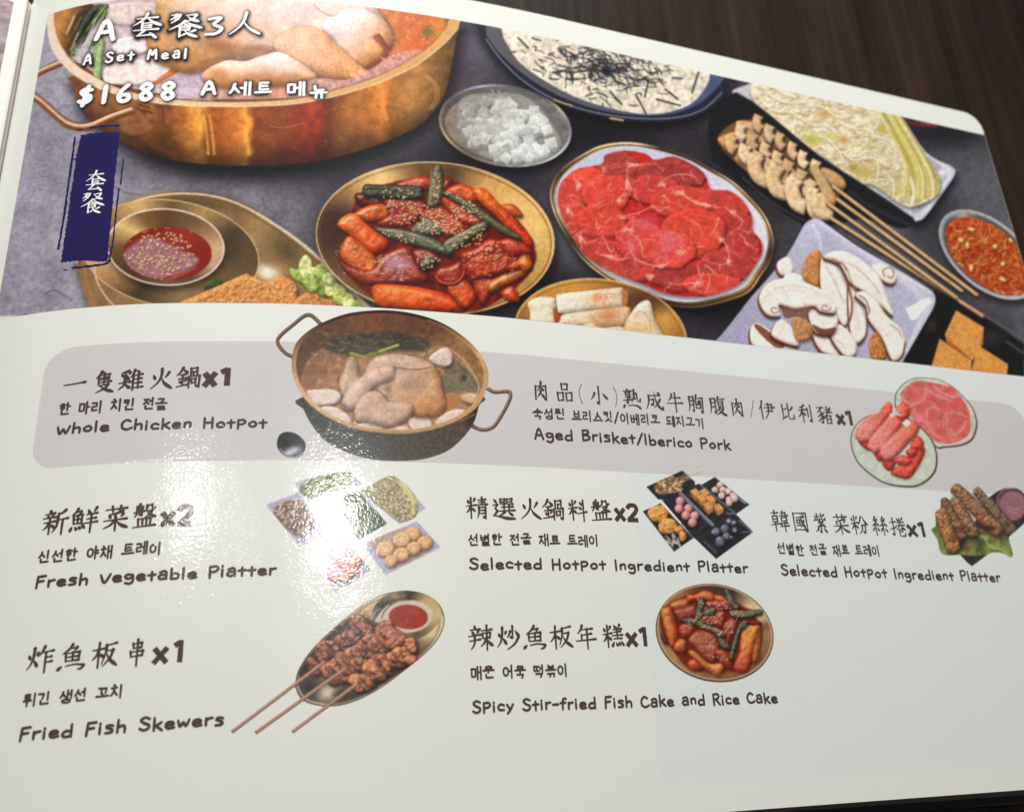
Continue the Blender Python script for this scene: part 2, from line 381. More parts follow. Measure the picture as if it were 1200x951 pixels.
    line(OUTER[:110],1.4,c(255,240,215),.55,smooth=0); line(INN[:110],1.2,c(120,70,40),.55,smooth=0)
    OUT['hotpot'] = [P_, OUTER]

def paint_noodle_bowl():
    o = dens(D5([(185,30),(205,85),(260,160),(340,240),(440,310),(560,360),(700,395),(850,408),(980,400),(1080,365),(1150,300),(1178,240),(1170,160),(700,-60),(220,-60)]),5)
    shadow(o,0,7,10,.8); fill(o,c(38,40,56)); line(dens(D5([(215,85),(270,160),(350,240),(450,305),(560,350),(700,383),(850,396),(980,388),(1070,355),(1135,295)]),3,False),1.2,c(150,156,176),.9,smooth=0)
    line(D5([(480,322),(520,336),(550,344)]),1.6,c(214,176,110),.9); line(D5([(700,394),(750,402)]),2,c(236,196,120),.9,smooth=0)
    i_ = dens(D5([(215,40),(235,100),(300,170),(400,250),(520,315),(660,362),(820,383),(950,375),(1050,335),(1120,270),(1155,210),(1140,100),(700,-60),(260,-60)]),5)
    fill(i_,lin((580,50),c(100,94,98),(850,90),c(78,86,118)))
    m = dens(D5([(278,55),(300,110),(350,180),(440,245),(560,310),(700,355),(830,378),(930,370),(1020,335),(1075,270),(1090,210),(1060,120),(700,-60),(290,-40)]),5)
    def stuff():
        fill(m,c(222,212,194),1.5,ns=4,na=.14)
        for k in range(420):
            q=(R(585,835),R(30,135)); t=R(-.9,.9); l=R(2,6)
            line([q,(q[0]+l*math.cos(t)*.6,q[1]+l*math.sin(t)*.3+R(-1,1)),(q[0]+l*math.cos(t),q[1]+l*math.sin(t))],R(1,2.4),rng.choice([c(234,224,208),c(222,204,170),c(180,168,150),c(244,238,226),c(196,186,190),c(170,170,120)]),R(.4,.85),smooth=3)
        for k in range(360):      # dry seaweed strips
            g=rng.normal(0,1,2); x=705+g[0]*36; y=80+g[1]*15+(x-705)*.10; t=R(-.4,1.6); l=R(5,14)
            a=(x,y); b=(x+l*.5*math.cos(t)+R(-2,2),y+l*.5*math.sin(t)*.8+R(-1,1)); e=(x+l*math.cos(t),y+l*math.sin(t)*.8)
            line([a,b,e],R(.8,2.1),rng.choice([c(36,36,42),c(52,48,44),c(60,64,80),c(84,74,54)]),R(.6,.95),smooth=3)
        glow(712,82,16,14,c(34,36,50),.75); glow(714,82,7,9,c(20,26,40),.5)
        for a,b in (((800,300),(840,378)),((880,320),(975,345)),((1045,215),(1020,295)),((915,280),(965,320)),((380,120),(340,80)),((700,290),(745,340)),((850,250),(835,310))):
            line(D5([a,b]),2.2,c(48,44,40),.9,smooth=0)
    clipped(m,stuff)
    for k in range(50): x=R(820,858);y=R(70,112); line([(x,y),(x+1,y+R(3,8))],.8,c(120,130,160),.3,smooth=0)
    OUT['noodle'] = [o]

def paint_radish_bowl():
    cx,cy=592,147; o=ell(cx,cy,78.5,47.5,9)
    shadow(o,2,6,9,.8)
    st=[(0,c(120,120,134)),(30,c(190,190,200)),(60,c(210,210,216)),(95,c(150,150,156)),(130,c(120,104,86)),(160,c(196,168,120)),(185,c(150,130,110)),(220,c(90,88,100)),(250,c(176,178,196)),(280,c(90,92,112)),(310,c(80,74,74)),(335,c(206,188,160))]
    fill(o,ang(cx,cy,st,1.6)); fill(ell(cx,cy,75.5,45,9),lin((520,130),c(96,88,84),(665,165),c(120,116,116)),1.,ns=6,na=.15)
    fill(ell(cx-2,cy+3,69,38,9),lin((530,130),c(140,124,112),(660,170),c(110,108,110)),2,ns=5,na=.1)
    for q in ((576,105),(584,106),(592,108)): line([q,(q[0]+2,q[1]+3)],1.1,c(220,212,196),.8,smooth=0)
    pts=[]
    r=np.random.default_rng(4)
    area=D5([(110,330),(180,300),(340,300),(420,350),(500,460),(500,510),(440,560),(330,575),(220,550),(130,480),(105,420)])
    for q in scatter(np.mean(area,0)+(area-np.mean(area,0))*.86,112,5): pts.append(q)
    pts.sort(key=lambda q:q[1])
    fill(area,c(150,146,138),3,smooth=4)
    for q in pts:
        s=r.uniform(6.3,10.2); t0=r.uniform(0,6.28); fx=r.uniform(.75,1.1)
        corner=[np.array([q[0]+s*fx*math.cos(t0+1.571*i),q[1]+.8*s*math.sin(t0+1.571*i)]) for i in range(4)]; up_=np.array([r.uniform(-1,1),r.uniform(3.2,5.5)])
        g=sm((q[0]-535)/90)*.6+sm((q[1]-110)/60)*.4; col=(c(168,164,156)*(1-g)+c(220,222,218)*g)*r.uniform(.84,1.06)
        corner=sorted(corner,key=lambda p:math.atan2(p[1]-q[1],p[0]-q[0])); cc=np.array(corner)
        shadow(cc+up_,.5,1.4,2.6,.35,col=c(70,66,62))
        fill(np.vstack([cc,(cc+up_)[::-1]]),col*.80,1.1,.8); 
        low=cc[np.argsort(cc[:,1])][-3:]; low=low[np.argsort(low[:,0])]
        fill(np.vstack([low,(low+up_)[::-1]]),lin(low[0],col*.86,low[-1]+up_,col*.70),1.1,.85,ns=3,na=.05)
        fill(cc,lin(cc[0],col*1.06,cc[2],col*.94),1.2,.85,ns=3,na=.05); line(np.vstack([cc,cc[:1]]),.9,np.minimum(col*1.12,1),.5,1.1,smooth=0)
    OUT['radish'] = [o]

def paint_stir_fry():
    o=ell(510,279,139.5,89,4,64)
    shadow(o,3,7,12,.85)
    g1,g2,g3=c(206,160,92),c(150,106,56),c(92,62,36)
    st=[(0,c(226,186,118)),(30,c(196,150,84)),(60,c(176,132,72)),(100,c(140,96,52)),(150,c(120,84,54)),(175,c(78,54,38)),(200,c(80,58,42)),(225,c(190,146,90)),(240,c(226,186,124)),(262,c(110,78,46)),(280,c(90,64,40)),(300,c(206,160,94)),(330,c(232,190,120))]
    fill(o,ang(510,279,st,1.5),1.,ns=10,na=.05); line(np.vstack([o,o[:1]]),1.5,c(240,206,150),.9,smooth=0); 
    q=ell(510,280,136,86,4,64); line(np.vstack([q,q[:1]]),1.6,c(120,82,44),.7,1.6,smooth=0)
    glow(*D1([(300,110)])[0],34,14,c(240,204,140),.7,-22); glow(*D1([(950,230)])[0],26,18,c(236,196,124),.6,40)
    B=lambda p,col,**k: blob(D1(p),col,**k)
    sauce=c(112,32,16)
    glow(*D1([(120,330)])[0],36,34,c(70,36,26),.85)
    fill(D1([(110,470),(150,380),(200,200),(400,110),(640,100),(800,180),(980,300),(1060,430),(1060,520),(980,620),(830,720),(700,745),(330,700),(150,560)]),sauce,4,smooth=4,ns=6,na=.25)
    K1=dict(r=7,spec=.6,sp=22,bump=.55,bs=8,na=.16,ns=5,sh=.5,amb=.5,dif=.55)
    B([(195,170),(300,180),(340,220),(280,240),(205,225)],c(92,22,14),**K1)
    B([(390,125),(490,90),(570,105),(560,150),(430,160)],c(174,54,24),**K1)
    B([(620,100),(660,110),(640,170),(600,160)],c(140,30,18),**K1)
    B([(640,150),(700,125),(770,150),(800,200),(740,215),(660,185)],c(196,66,24),**K1)
    B([(900,225),(960,225),(1005,275),(980,290),(920,260)],c(206,92,36),**K1)
    B([(760,160),(800,140),(840,165),(900,230),(1000,330),(1055,400),(1040,430),(960,370),(880,290),(800,215)],lin(D1([(780,150)])[0],c(232,110,36),D1([(1050,420)])[0],c(200,52,20)),**{**K1,'r':9})
    B([(185,270),(270,225),(340,225),(370,270),(330,300),(240,305)],c(190,84,30),**K1)
    B([(340,200),(500,200),(540,260),(480,300),(420,335),(300,320),(350,270)],c(148,42,22),**K1)
    B([(520,260),(600,230),(680,280),(740,330),(700,370),(640,380),(560,330)],c(172,56,28),**K1)
    B([(600,200),(640,190),(760,250),(820,300),(780,330),(720,320),(660,270)],c(182,60,26),**K1)
    B([(105,325),(130,285),(190,268),(260,330),(345,390),(350,425),(310,455),(260,460),(200,400),(140,355)],lin(D1([(120,320)])[0],c(226,104,34),D1([(320,440)])[0],c(206,72,26)),**{**K1,'r':9})
    B([(120,440),(150,385),(190,390),(290,480),(290,560),(220,560),(130,490)],c(204,92,32),**K1)
    B([(130,510),(260,540),(330,470),(440,430),(500,520),(540,590),(420,610),(260,615),(180,580)],c(146,48,26),**K1)
    glow(*D1([(400,510)])[0],30,14,c(190,150,170),.85,8)
    for k in range(60):
        q=D1([(R(290,500),R(470,590))])[0]; line([q,(q[0]+R(1,4),q[1]+R(-1,1.5))],R(.6,1.5),c(224,206,226),R(.3,.8),smooth=0)
    for k in range(30):
        q=D1([(R(90,190),R(400,600))])[0]; line([q,(q[0]+R(1,3),q[1]+R(0,2.5))],R(.6,1.3),c(206,180,196),R(.3,.7),smooth=0)
    B([(272,625),(340,610),(500,625),(640,660),(710,700),(715,740),(600,745),(400,730),(300,710)],lin(D1([(290,650)])[0],c(222,96,30),D1([(700,720)])[0],c(214,70,22)),**{**K1,'r':11,'spec':.5})
    line(D1([(330,625),(450,640),(560,662)]),2.2,c(250,160,80),.7,2)
    B([(640,620),(720,590),(775,660),(750,715),(700,720),(660,670)],c(206,72,24),**K1)
    B([(580,570),(600,530),(650,520),(700,500),(720,560),(690,610),(630,615)],c(148,42,22),**K1); line(D1([(582,570),(610,600),(670,605),(712,570),(718,520)]),2,c(232,110,56),.8,1.2)
    B([(760,590),(830,580),(870,600),(830,690),(800,700)],c(174,58,24),**K1)
    B([(840,600),(1000,520),(1050,530),(1000,575),(900,625),(850,650)],c(196,104,40),**K1)
    B([(900,650),(955,620),(990,690),(930,690)],c(190,64,24),**K1)
    B([(700,470),(760,440),(860,390),(960,470),(1020,530),(900,560),(770,590),(740,560)],c(166,50,22),**{**K1,'bump':1.1})
    B([(980,500),(1020,450),(1050,520),(1010,545)],c(216,112,36),**K1)
    B([(890,400),(960,390),(1030,430),(1040,460),(950,470),(900,440)],c(172,50,24),**K1)
    B([(470,450),(560,440),(600,500),(540,550),(490,520)],c(134,40,28),**K1)
    for k in range(90):
        q=D1([(R(700,1020),R(400,580))])[0]; line([q,(q[0]+R(1,4),q[1]+R(-1.5,1.5))],R(.6,1.4),rng.choice([c(232,110,60),c(110,16,10),c(244,170,130)]),R(.3,.7),smooth=0)
    for k in range(120):
        q=D1([(R(300,780),R(190,380))])[0]; line([q,(q[0]+R(1,4),q[1]+R(-1.5,1.5))],R(.6,1.4),rng.choice([c(226,90,60),c(96,14,10),c(240,150,130)]),R(.3,.7),smooth=0)
    gk=dict(r=5,amb=.5,dif=.6,spec=.35,sp=12,bump=.5,bs=4,ns=3,na=.22,sh=.6)
    B([(235,130),(300,128),(500,135),(520,165),(510,200),(330,195),(235,185)],c(44,46,32),**gk)
    B([(555,110),(575,40),(605,40),(620,120),(600,220),(540,235)],c(92,86,60),**gk)
    B([(610,170),(650,165),(760,215),(860,290),(980,370),(985,395),(920,370),(820,310),(700,230)],c(82,84,54),**gk)
    B([(465,340),(500,310),(560,290),(610,340),(600,370),(480,365)],c(88,92,76),**gk)
    B([(285,340),(330,335),(440,350),(560,385),(650,440),(650,475),(600,460),(470,420),(350,385)],c(80,86,62),**gk)
    B([(625,405),(720,350),(800,310),(830,315),(825,345),(740,400),(650,465),(630,450)],c(92,96,66),**gk)
    B([(500,500),(560,480),(600,490),(530,540)],c(66,60,42),**gk)
    line(D1([(300,345),(450,362),(620,440)]),1.3,c(170,174,150),.6,1); line(D1([(640,410),(740,350),(815,318)]),1.2,c(176,178,150),.7,1); line(D1([(560,60),(556,160),(548,220)]),1.4,c(170,150,96),.7,1)
    for poly,n,sd in (([(300,140),(500,150),(460,200),(320,190)],18,1),([(340,200),(530,220),(540,320),(340,320)],75,2),([(540,230),(700,290),(720,370),(560,350)],75,3),([(480,280),(600,300),(600,370),(500,360)],34,4),([(620,200),(800,260),(800,320),(680,280)],42,5),([(660,360),(820,320),(800,420),(670,440)],38,6),([(560,90),(610,90),(600,190),(570,190)],12,7),([(480,450),(620,470),(600,560),(500,540)],30,8),([(720,420),(900,400),(880,480),(740,480)],18,9),([(300,340),(500,370),(460,420),(320,370)],22,10),([(620,150),(760,210),(780,240),(640,190)],16,12),([(260,500),(340,440),(330,560)],6,11)):
        sesame(D1(poly),n,sd)
    OUT['stirfry']=[o]

def paint_beef():
    o=dens(D2([(190,95),(290,45),(420,27),(560,45),(730,95),(860,165),(960,225),(1060,320),(1130,410),(1165,520),(1150,620),(1100,700),(1040,780),(930,825),(780,858),(650,850),(500,800),(330,715),(200,610),(110,480),(60,380),(40,290),(60,210),(110,150)]),5)
    shadow(o,1,6,9,.8)
    st=[(0,c(226,200,150)),(20,c(80,60,44)),(40,c(190,150,100)),(60,c(120,92,60)),(90,c(70,52,40)),(110,c(190,156,110)),(140,c(220,190,150)),(165,c(90,70,56)),(190,c(226,196,156)),(215,c(96,74,56)),(240,c(236,206,150)),(258,c(250,226,180)),(270,c(80,60,44)),(300,c(110,84,60)),(322,c(250,230,190)),(340,c(190,150,110))]
    fill(o,ang(775,262,st,1.4))
    q=np.mean(o,0)+(o-np.mean(o,0))*np.array([.975,.965]); line(np.vstack([q,q[:1]]),1.5,c(42,30,26),.9,1.4,smooth=0)
    w=np.mean(o,0)+(o-np.mean(o,0))*np.array([.945,.94])+[0,-1]; fill(w,lin((680,200),c(196,196,214),(850,340),c(222,220,228)))
    m=dens(D2([(130,195),(180,160),(300,135),(320,90),(420,68),(520,85),(570,115),(660,98),(760,140),(820,190),(850,260),(940,270),(1010,320),(1055,400),(1060,470),(1100,520),(1105,580),(1060,660),(1000,730),(900,780),(800,802),(640,792),(520,745),(380,690),(250,620),(170,530),(110,420),(80,320),(92,240)]),6)
    shadow(m,1,3,4,.45)
    def meat():
        fill(m,c(196,44,36),1,ns=14,na=.06)
        S=[((380,150),120,85,c(182,54,46)),((200,230),130,110,c(212,60,44)),((660,180),180,90,c(172,50,44)),((130,330),90,120,c(202,58,46)),((330,290),130,110,c(204,56,44)),((560,260),140,80,c(184,52,44)),((900,340),170,90,c(184,50,42)),((180,460),140,110,c(200,56,46)),((700,330),170,90,c(202,56,44)),((300,420),140,100,c(212,60,46)),((960,460),130,100,c(196,54,44)),((300,590),150,80,c(202,58,46)),((1010,600),110,110,c(182,48,42)),((500,520),150,110,c(206,60,50)),((760,480),190,130,c(214,62,46)),((440,670),170,70,c(202,58,48)),((930,650),150,90,c(196,54,44)),((700,700),170,80,c(184,52,46)),((850,740),150,60,c(202,56,44)),((640,560),150,110,c(210,62,50))]
        r=np.random.default_rng(11)
        for (x,y),a,b,col in S:
            cxy=D2([(x,y)])[0]; n=16
            a*=.94; b*=.94
            p=np.array([[cxy[0]+a*D2.k*r.uniform(.88,1.08)*math.cos(6.283*i/n),cxy[1]+b*D2.k*r.uniform(.86,1.1)*math.sin(6.283*i/n)] for i in range(n)])
            blob(p,col*r.uniform(.86,1.08)+c(4,6,6),3.5,.70,.34,.16,7,sh=.58,shb=2.6,shd=(.7,1.5),na=.10,ns=6,bump=.5,bs=7,hi=c(250,180,170))
            P=dens(p,4); k=int(r.integers(0,len(P))); seg=np.roll(P,-k,0)[:int(len(P)*.45)]
            seg=seg+r.normal(0,.5,seg.shape); line(seg,r.uniform(.9,1.7),c(226,140,122),.5,smooth=0,taper=.9)
            for w_ in range(9):
                a_=cxy+r.normal(0,1,2)*[a*D2.k*.5,b*D2.k*.5]; t_=r.uniform(0,6.28); pth=[a_]
                for z_ in range(5): t_+=r.normal(0,.7); pth.append(pth[-1]+np.array([math.cos(t_),math.sin(t_)*.8])*r.uniform(1.5,4.5))
                line(pth,r.uniform(.6,1.3),c(242,172,152),r.uniform(.35,.8),.9,taper=.7)
        for x,y in scatter(m,620,3):
            t=R(-.7,.7); l=R(2,7); line([(x,y),(x+l*math.cos(t),y+l*math.sin(t))],R(.5,1.6),rng.choice([c(226,96,80),c(140,20,22),c(220,80,66),c(236,130,112)]),R(.15,.45),smooth=0)
        F=[[(430,130),(480,145),(530,130)],[(430,160),(432,220),(450,265),(430,240)],[(590,230),(640,205),(700,190),(760,200),(795,240)],[(470,260),(470,300),(490,330)],[(380,320),(400,300),(440,280)],[(655,280),(700,275),(740,310),(800,340),(870,345)],[(370,405),(440,395),(490,380),(560,350),(640,360)],[(560,350),(590,370),(640,345)],[(235,340),(270,340),(295,325)],[(110,350),(150,380),(155,400)],[(160,210),(190,240),(180,262)],[(170,490),(205,510),(220,535)],[(275,415),(270,450),(290,460)],[(370,480),(430,465),(450,480),(400,440)],[(440,480),(490,520),(510,600)],[(430,500),(440,560),(470,610),(530,640),(600,645),(650,630)],[(270,580),(320,600),(380,612),(450,606)],[(310,500),(340,570),(360,570)],[(660,560),(700,590),(730,560)],[(700,600),(720,570)],[(780,550),(830,550)],[(860,480),(900,510),(930,560),(940,620),(900,640),(820,620)],[(870,420),(890,410),(860,480)],[(920,350),(960,390),(1000,410),(1000,440),(950,475)],[(1000,460),(1040,480),(1050,455)],[(1010,500),(1030,540),(1050,545)],[(750,415),(790,450),(800,500)],[(640,740),(700,740),(760,730),(800,750),(740,755)],[(840,690),(840,740),(820,780)],[(780,640),(800,720)],[(520,690),(545,710),(530,715)],[(820,640),(880,690)],[(440,420),(460,400),(450,470)],[(600,300),(620,290),(600,340)],[(930,700),(920,740)],[(305,150),(308,185)]]
        for p in F:
            p=D2(p); line(p+rng.normal(0,.5,p.shape),R(1.0,1.9),c(240,168,148),.8,1.,taper=.8);  
            for q in p[::2]: 
                t=R(0,6.28); line([q,q+np.array([math.cos(t),math.sin(t)])*R(2,6)],1,c(240,160,140),.7,smooth=0)
        for x,y,a,b,ro in ((345,597,10,3.5,15),(600,645,11,3.5,-5),(545,700,7,4,10),(690,280,11,4,-8),(820,340,12,3.5,10),(940,625,6,5,0),(470,143,14,3.5,-8),(180,240,4,8,0),(130,372,4,9,-30),(195,510,4,9,-45),(430,235,4.5,10,10),(700,580,8,5,0),(900,515,7,4,40),(780,735,10,4,0),(960,380,8,4,30),(425,465,9,4,-10),(410,405,10,3,-5),(385,320,4,4,0),(600,235,8,4,-20)):
            q=D2([(x,y)])[0]; glow(q[0],q[1],a*1.1,b*.8,c(236,164,146),.7,ro); [line([q+rng.normal(0,1,2)*[a*.4,b*.5],q+rng.normal(0,1,2)*[a*.5,b*.7]],R(.7,1.6),c(244,190,170),.6,.9,smooth=0) for z_ in range(5)]
        for x,y,a,b,al in ((520,430,26,16,.4),(640,520,20,18,.5),(290,300,10,14,.3),(600,600,20,14,.3),(455,540,12,22,.4)): q=D2([(x,y)])[0]; glow(q[0],q[1],a,b,c(222,130,150),al)
        for k in range(70):
            g=D2([(R(590,720),R(470,570))])[0]; line([g,(g[0]+R(-2,3),g[1]+R(0,3))],.8,c(232,170,196),.35,smooth=0)
    clipped(m,meat)
    OUT['beef']=[o]

def paint_skewers():
    tray=D3([(20,110),(95,60),(240,160),(420,310),(560,400),(800,560),(790,590),(740,602),(600,560),(380,600),(200,470),(0,330),(-10,140)])
    fill(tray,c(30,28,32),2,smooth=2,ns=4,na=.15); line(D3([(120,400),(240,500),(370,575)]),1.4,c(84,84,92),.7); line(D3([(500,420),(640,520),(780,585)]),3,c(62,62,70),.6,3)
    # five folded skewers
    r=np.random.default_rng(9)
    cols=[c(196,164,124),c(214,184,146),c(186,150,108),c(206,178,140)]
    rows=[((105,200),(500,420),9,42,0),((150,215),(470,470),8,44,1),((80,270),(440,520),8,50,0),((50,262),(445,560),0,0,0)]
    base=D3([(20,245),(100,175),(200,180),(300,240),(360,320),(460,370),(530,420),(520,450),(490,500),(475,570),(430,565),(400,545),(340,535),(260,470),(180,430),(160,395),(80,330)])
    shadow(base,1,4,5,.7,smooth=4); fill(base,c(120,86,56),1,smooth=4)
    blob(D3([(20,250),(60,225),(130,215),(190,240),(150,290),(160,390),(110,350),(60,300)]),c(190,140,92),5,.6,.5,sh=.4,ns=4,na=.15)
    blob(D3([(100,175),(190,190),(230,260),(190,265),(110,215)]),c(196,156,110),5,.6,.5,sh=.4,ns=4,na=.12)
    line(D3([(30,262),(80,320),(160,392)]),2,c(150,84,40),.8)
    def ribbon(path,w,col,rr=4.2):
        p=dens(D3(path),5,False); blob(thick(p,w*D3.k,1),col,rr,.50,.64,.12,6,sh=.85,shb=2.8,shd=(.8,2.4),smooth=0,ns=4,na=.10,bump=.3,bs=4)
    def zig(a,b,n,amp,w,sd,f0=0):
        a=np.array(a,float); b=np.array(b,float); d=(b-a)/np.linalg.norm(b-a); q=np.array([-d[1],d[0]]); pts=[]
        for i in range(n*2+1):
            t=i/(n*2); pts.append(tuple(a+(b-a)*t+q*amp*(1 if (i+f0)%2 else -1)*r.uniform(.8,1.2)+d*r.uniform(-8,8)))
        for i in range(len(pts)-1):      # each leaf of the fold laps over the next
            m=((pts[i][0]+pts[i+1][0])/2,(pts[i][1]+pts[i+1][1])/2); e=q*r.uniform(-6,6)
            ribbon([pts[i],(m[0]+e[0],m[1]+e[1]),pts[i+1]],w*r.uniform(.9,1.1),cols[int(r.integers(0,4))]*r.uniform(.90,1.08))
    def wave(a,b,n,amp,w,ph):
        a=np.array(a,float); b=np.array(b,float); L_=np.linalg.norm(b-a); d=(b-a)/L_; q=np.array([-d[1],d[0]])
        cuts=[a+d*L_*t+q*amp*math.sin(t*n*6.283+ph)+d*amp*.55*math.sin(2*(t*n*6.283+ph)) for t in np.linspace(0,1,n*9)]
        for i in range(0,len(cuts)-5,4):      # the sheet folds over itself again and again
            seg=np.array(cuts[i:i+7]); ribbon([tuple(p_) for p_ in seg],w*r.uniform(.92,1.08),cols[int(r.integers(0,4))]*r.uniform(.92,1.07),3.6)
    for (sx,sy),(dx,dy),n_,w_ in (((172,178),(46,35),7,30),((108,212),(48,37),8,36),((72,262),(52,30),7,40)):
        for i in range(n_):
            x=sx+dx*i+r.uniform(-4,4); y=sy+dy*i+r.uniform(-4,4)
            ribbon([(x+10,y-24),(x+1,y-2),(x+4,y+20),(x+22,y+36)],w_*1.22*r.uniform(.9,1.08),cols[int(r.integers(0,4))]*r.uniform(.93,1.08),4.2)
    for path,w in (([(180,310),(165,350),(190,400),(240,420)],60),([(265,350),(240,400),(260,450),(310,465)],62),([(340,400),(315,440),(335,500),(375,520)],62),([(400,440),(395,480),(410,540),(450,560)],54)):
        ribbon(path,w,cols[int(r.integers(0,4))]*1.04,5.5)
    blob(D3([(440,360),(500,385),(530,420),(520,445),(470,430),(430,395)]),c(190,152,106),5,.6,.5,sh=.5)
    blob(D3([(390,365),(420,360),(490,470),(480,510),(450,490)]),c(198,162,116),5,.6,.5,sh=.5)
    blob(D3([(392,500),(430,460),(470,500),(478,560),(430,568),(398,540)]),c(206,180,140),5,.62,.5,sh=.5)
    for a,b,w in (((450,500),(1075,945),3.9),((470,560),(968,880),3.9),((500,490),(990,850),3.9),((490,430),(1050,868),3.9)):
        pass
    for a,b in (((470,560),(1075,950)),((455,500),(972,878)),((495,485),(992,850)),((480,435),(1052,866))):
        a,b=D3([a,b]); line([a+[.5,3.5],b+[.5,3.5]],4,c(14,12,14),.5,2,smooth=0)
        line([a,b],4.3,c(150,112,72),1,smooth=0); line([a-[.3,.6],b-[.3,.6]],2.6,c(222,188,142),.95,1,smooth=0)
        for k in range(12): t=R(0,1); line([a+(b-a)*t,a+(b-a)*(t+.03)],1,rng.choice([c(190,150,100),c(240,212,170)]),.5,smooth=0)
    OUT['skewers']=[dens(D3([(20,245),(100,175),(200,180),(300,240),(360,320),(460,370),(530,420),(528,448),(1056,862),(1048,874),(994,852),(974,880),(1085,948),(1070,955),(478,572),(430,570),(400,550),(340,540),(260,475),(180,435),(160,398),(80,333)]),1)]

def paint_cabbage():
    o=dens(D3([(80,60),(90,48),(150,25),(170,0),(420,-60),(700,100),(850,300),(950,355),(964,385),(930,440),(850,550),(815,572),(780,562),(560,430),(380,300),(160,150),(95,95)]),5)
    shadow(o,2,8,8,.75)
    fill(o,lin((860,100),c(196,190,196),(1110,230),c(206,206,218)))
    line(D3([(100,100),(250,205),(420,320),(600,445),(780,555),(815,560)]),2.6,c(228,226,236),.9,1.4); line(D3([(110,112),(380,310),(600,460),(780,568)]),1.4,c(96,94,108),.8,1)
    line(D3([(850,310),(940,370),(925,425),(850,530)]),2.4,c(230,230,240),.8,1.4)
    fill(D3([(830,320),(930,375),(905,440),(830,530),(790,530)]),c(176,172,184),2,.8,smooth=3); glow(*D3([(915,380)])[0],8,6,c(250,250,255),.8)
    cab=dens(D3([(150,60),(180,10),(300,-40),(600,40),(740,150),(820,270),(890,380),(905,440),(880,480),(800,515),(740,500),(640,430),(560,420),(500,360),(400,290),(300,220),(200,140)]),5)
    shadow(cab,1,3,4,.5)
    def cabf():
        fill(cab,lin((880,110),c(234,218,196),(1090,230),c(216,204,160)),1,ns=8,na=.12)
        r=np.random.default_rng(21)
        for k in range(420):       # curled leaf edges
            g=scatter(cab,1,100+k)[0]; u=sm((g[0]-960)/130)
            s=r.uniform(3,11); t0=r.uniform(0,6.28); n=6; ar=r.uniform(1.5,3.2)
            col=[c(244,232,210),c(230,212,180),c(220,208,160),c(250,244,232),c(214,196,150),c(234,212,178)][int(r.integers(0,6))]
            q=[(g[0]+s*math.cos(t0+i*ar/n)*r.uniform(.8,1.1),g[1]+.6*s*math.sin(t0+i*ar/n)*r.uniform(.8,1.1)) for i in range(n)]
            line(np.array(q)+[.4,1.3],r.uniform(1.4,3),c(146,124,70),.4,1.6); line(q,r.uniform(1.,2.6),col,.8,1.1)
        for x,y,a,b,col,ro in ((400,250,18,12,c(190,186,80),20),(470,235,12,9,c(206,200,110),0),(600,380,20,13,c(196,168,90),15),(560,360,10,8,c(170,140,60),0),(740,450,16,12,c(206,190,120),30),(450,150,18,7,c(206,160,90),0),(520,250,10,8,c(196,150,80),0),(680,200,9,12,c(190,170,70),50)):
            q=D3([(x,y)])[0]; glow(q[0],q[1],a,b,col,.9,ro)
        for k in range(46):       # layered stem at the right
            o_=R(0,1); x0=640+o_*110; y0=110+o_*40; a=D3([(x0,y0),(x0+70+o_*10,y0+130),(x0+120+o_*25,y0+250),(x0+110+o_*45,y0+350)])
            line(a,R(.8,2.4),rng.choice([c(232,216,150),c(196,184,90),c(172,168,76),c(240,228,180),c(150,146,62),c(216,180,120)]),R(.5,.9),1)
        line(D3([(745,150),(830,280),(900,420)]),2.6,c(150,158,80),.8,1.5); line(D3([(790,400),(800,460),(790,512)]),3,c(246,238,214),.9,1.2); line(D3([(700,210),(760,300),(800,420)]),2.6,c(220,160,100),.6,2)
        for p in ([(180,60),(200,100),(240,130),(300,140)],[(190,30),(230,70),(290,100),(370,100)],[(230,20),(270,60),(330,80)],[(370,110),(440,120),(500,160),(560,150)],[(330,150),(400,190),(450,190),(500,230)],[(560,100),(620,130),(640,180)],[(500,170),(540,200),(620,210),(640,250)],[(520,300),(560,330),(630,320),(690,350)],[(640,240),(700,250),(730,300),(720,360)],[(640,300),(660,360),(650,420)],[(690,380),(720,420),(720,480)],[(450,240),(500,290),(520,340)]):
            line(D3(p)+[.3,1.6],3,c(150,120,70),.4,2.5); line(D3(p),2.2,c(248,238,220),.75,1.5)
    clipped(cab,cabf)
    OUT['cabbage']=[o]

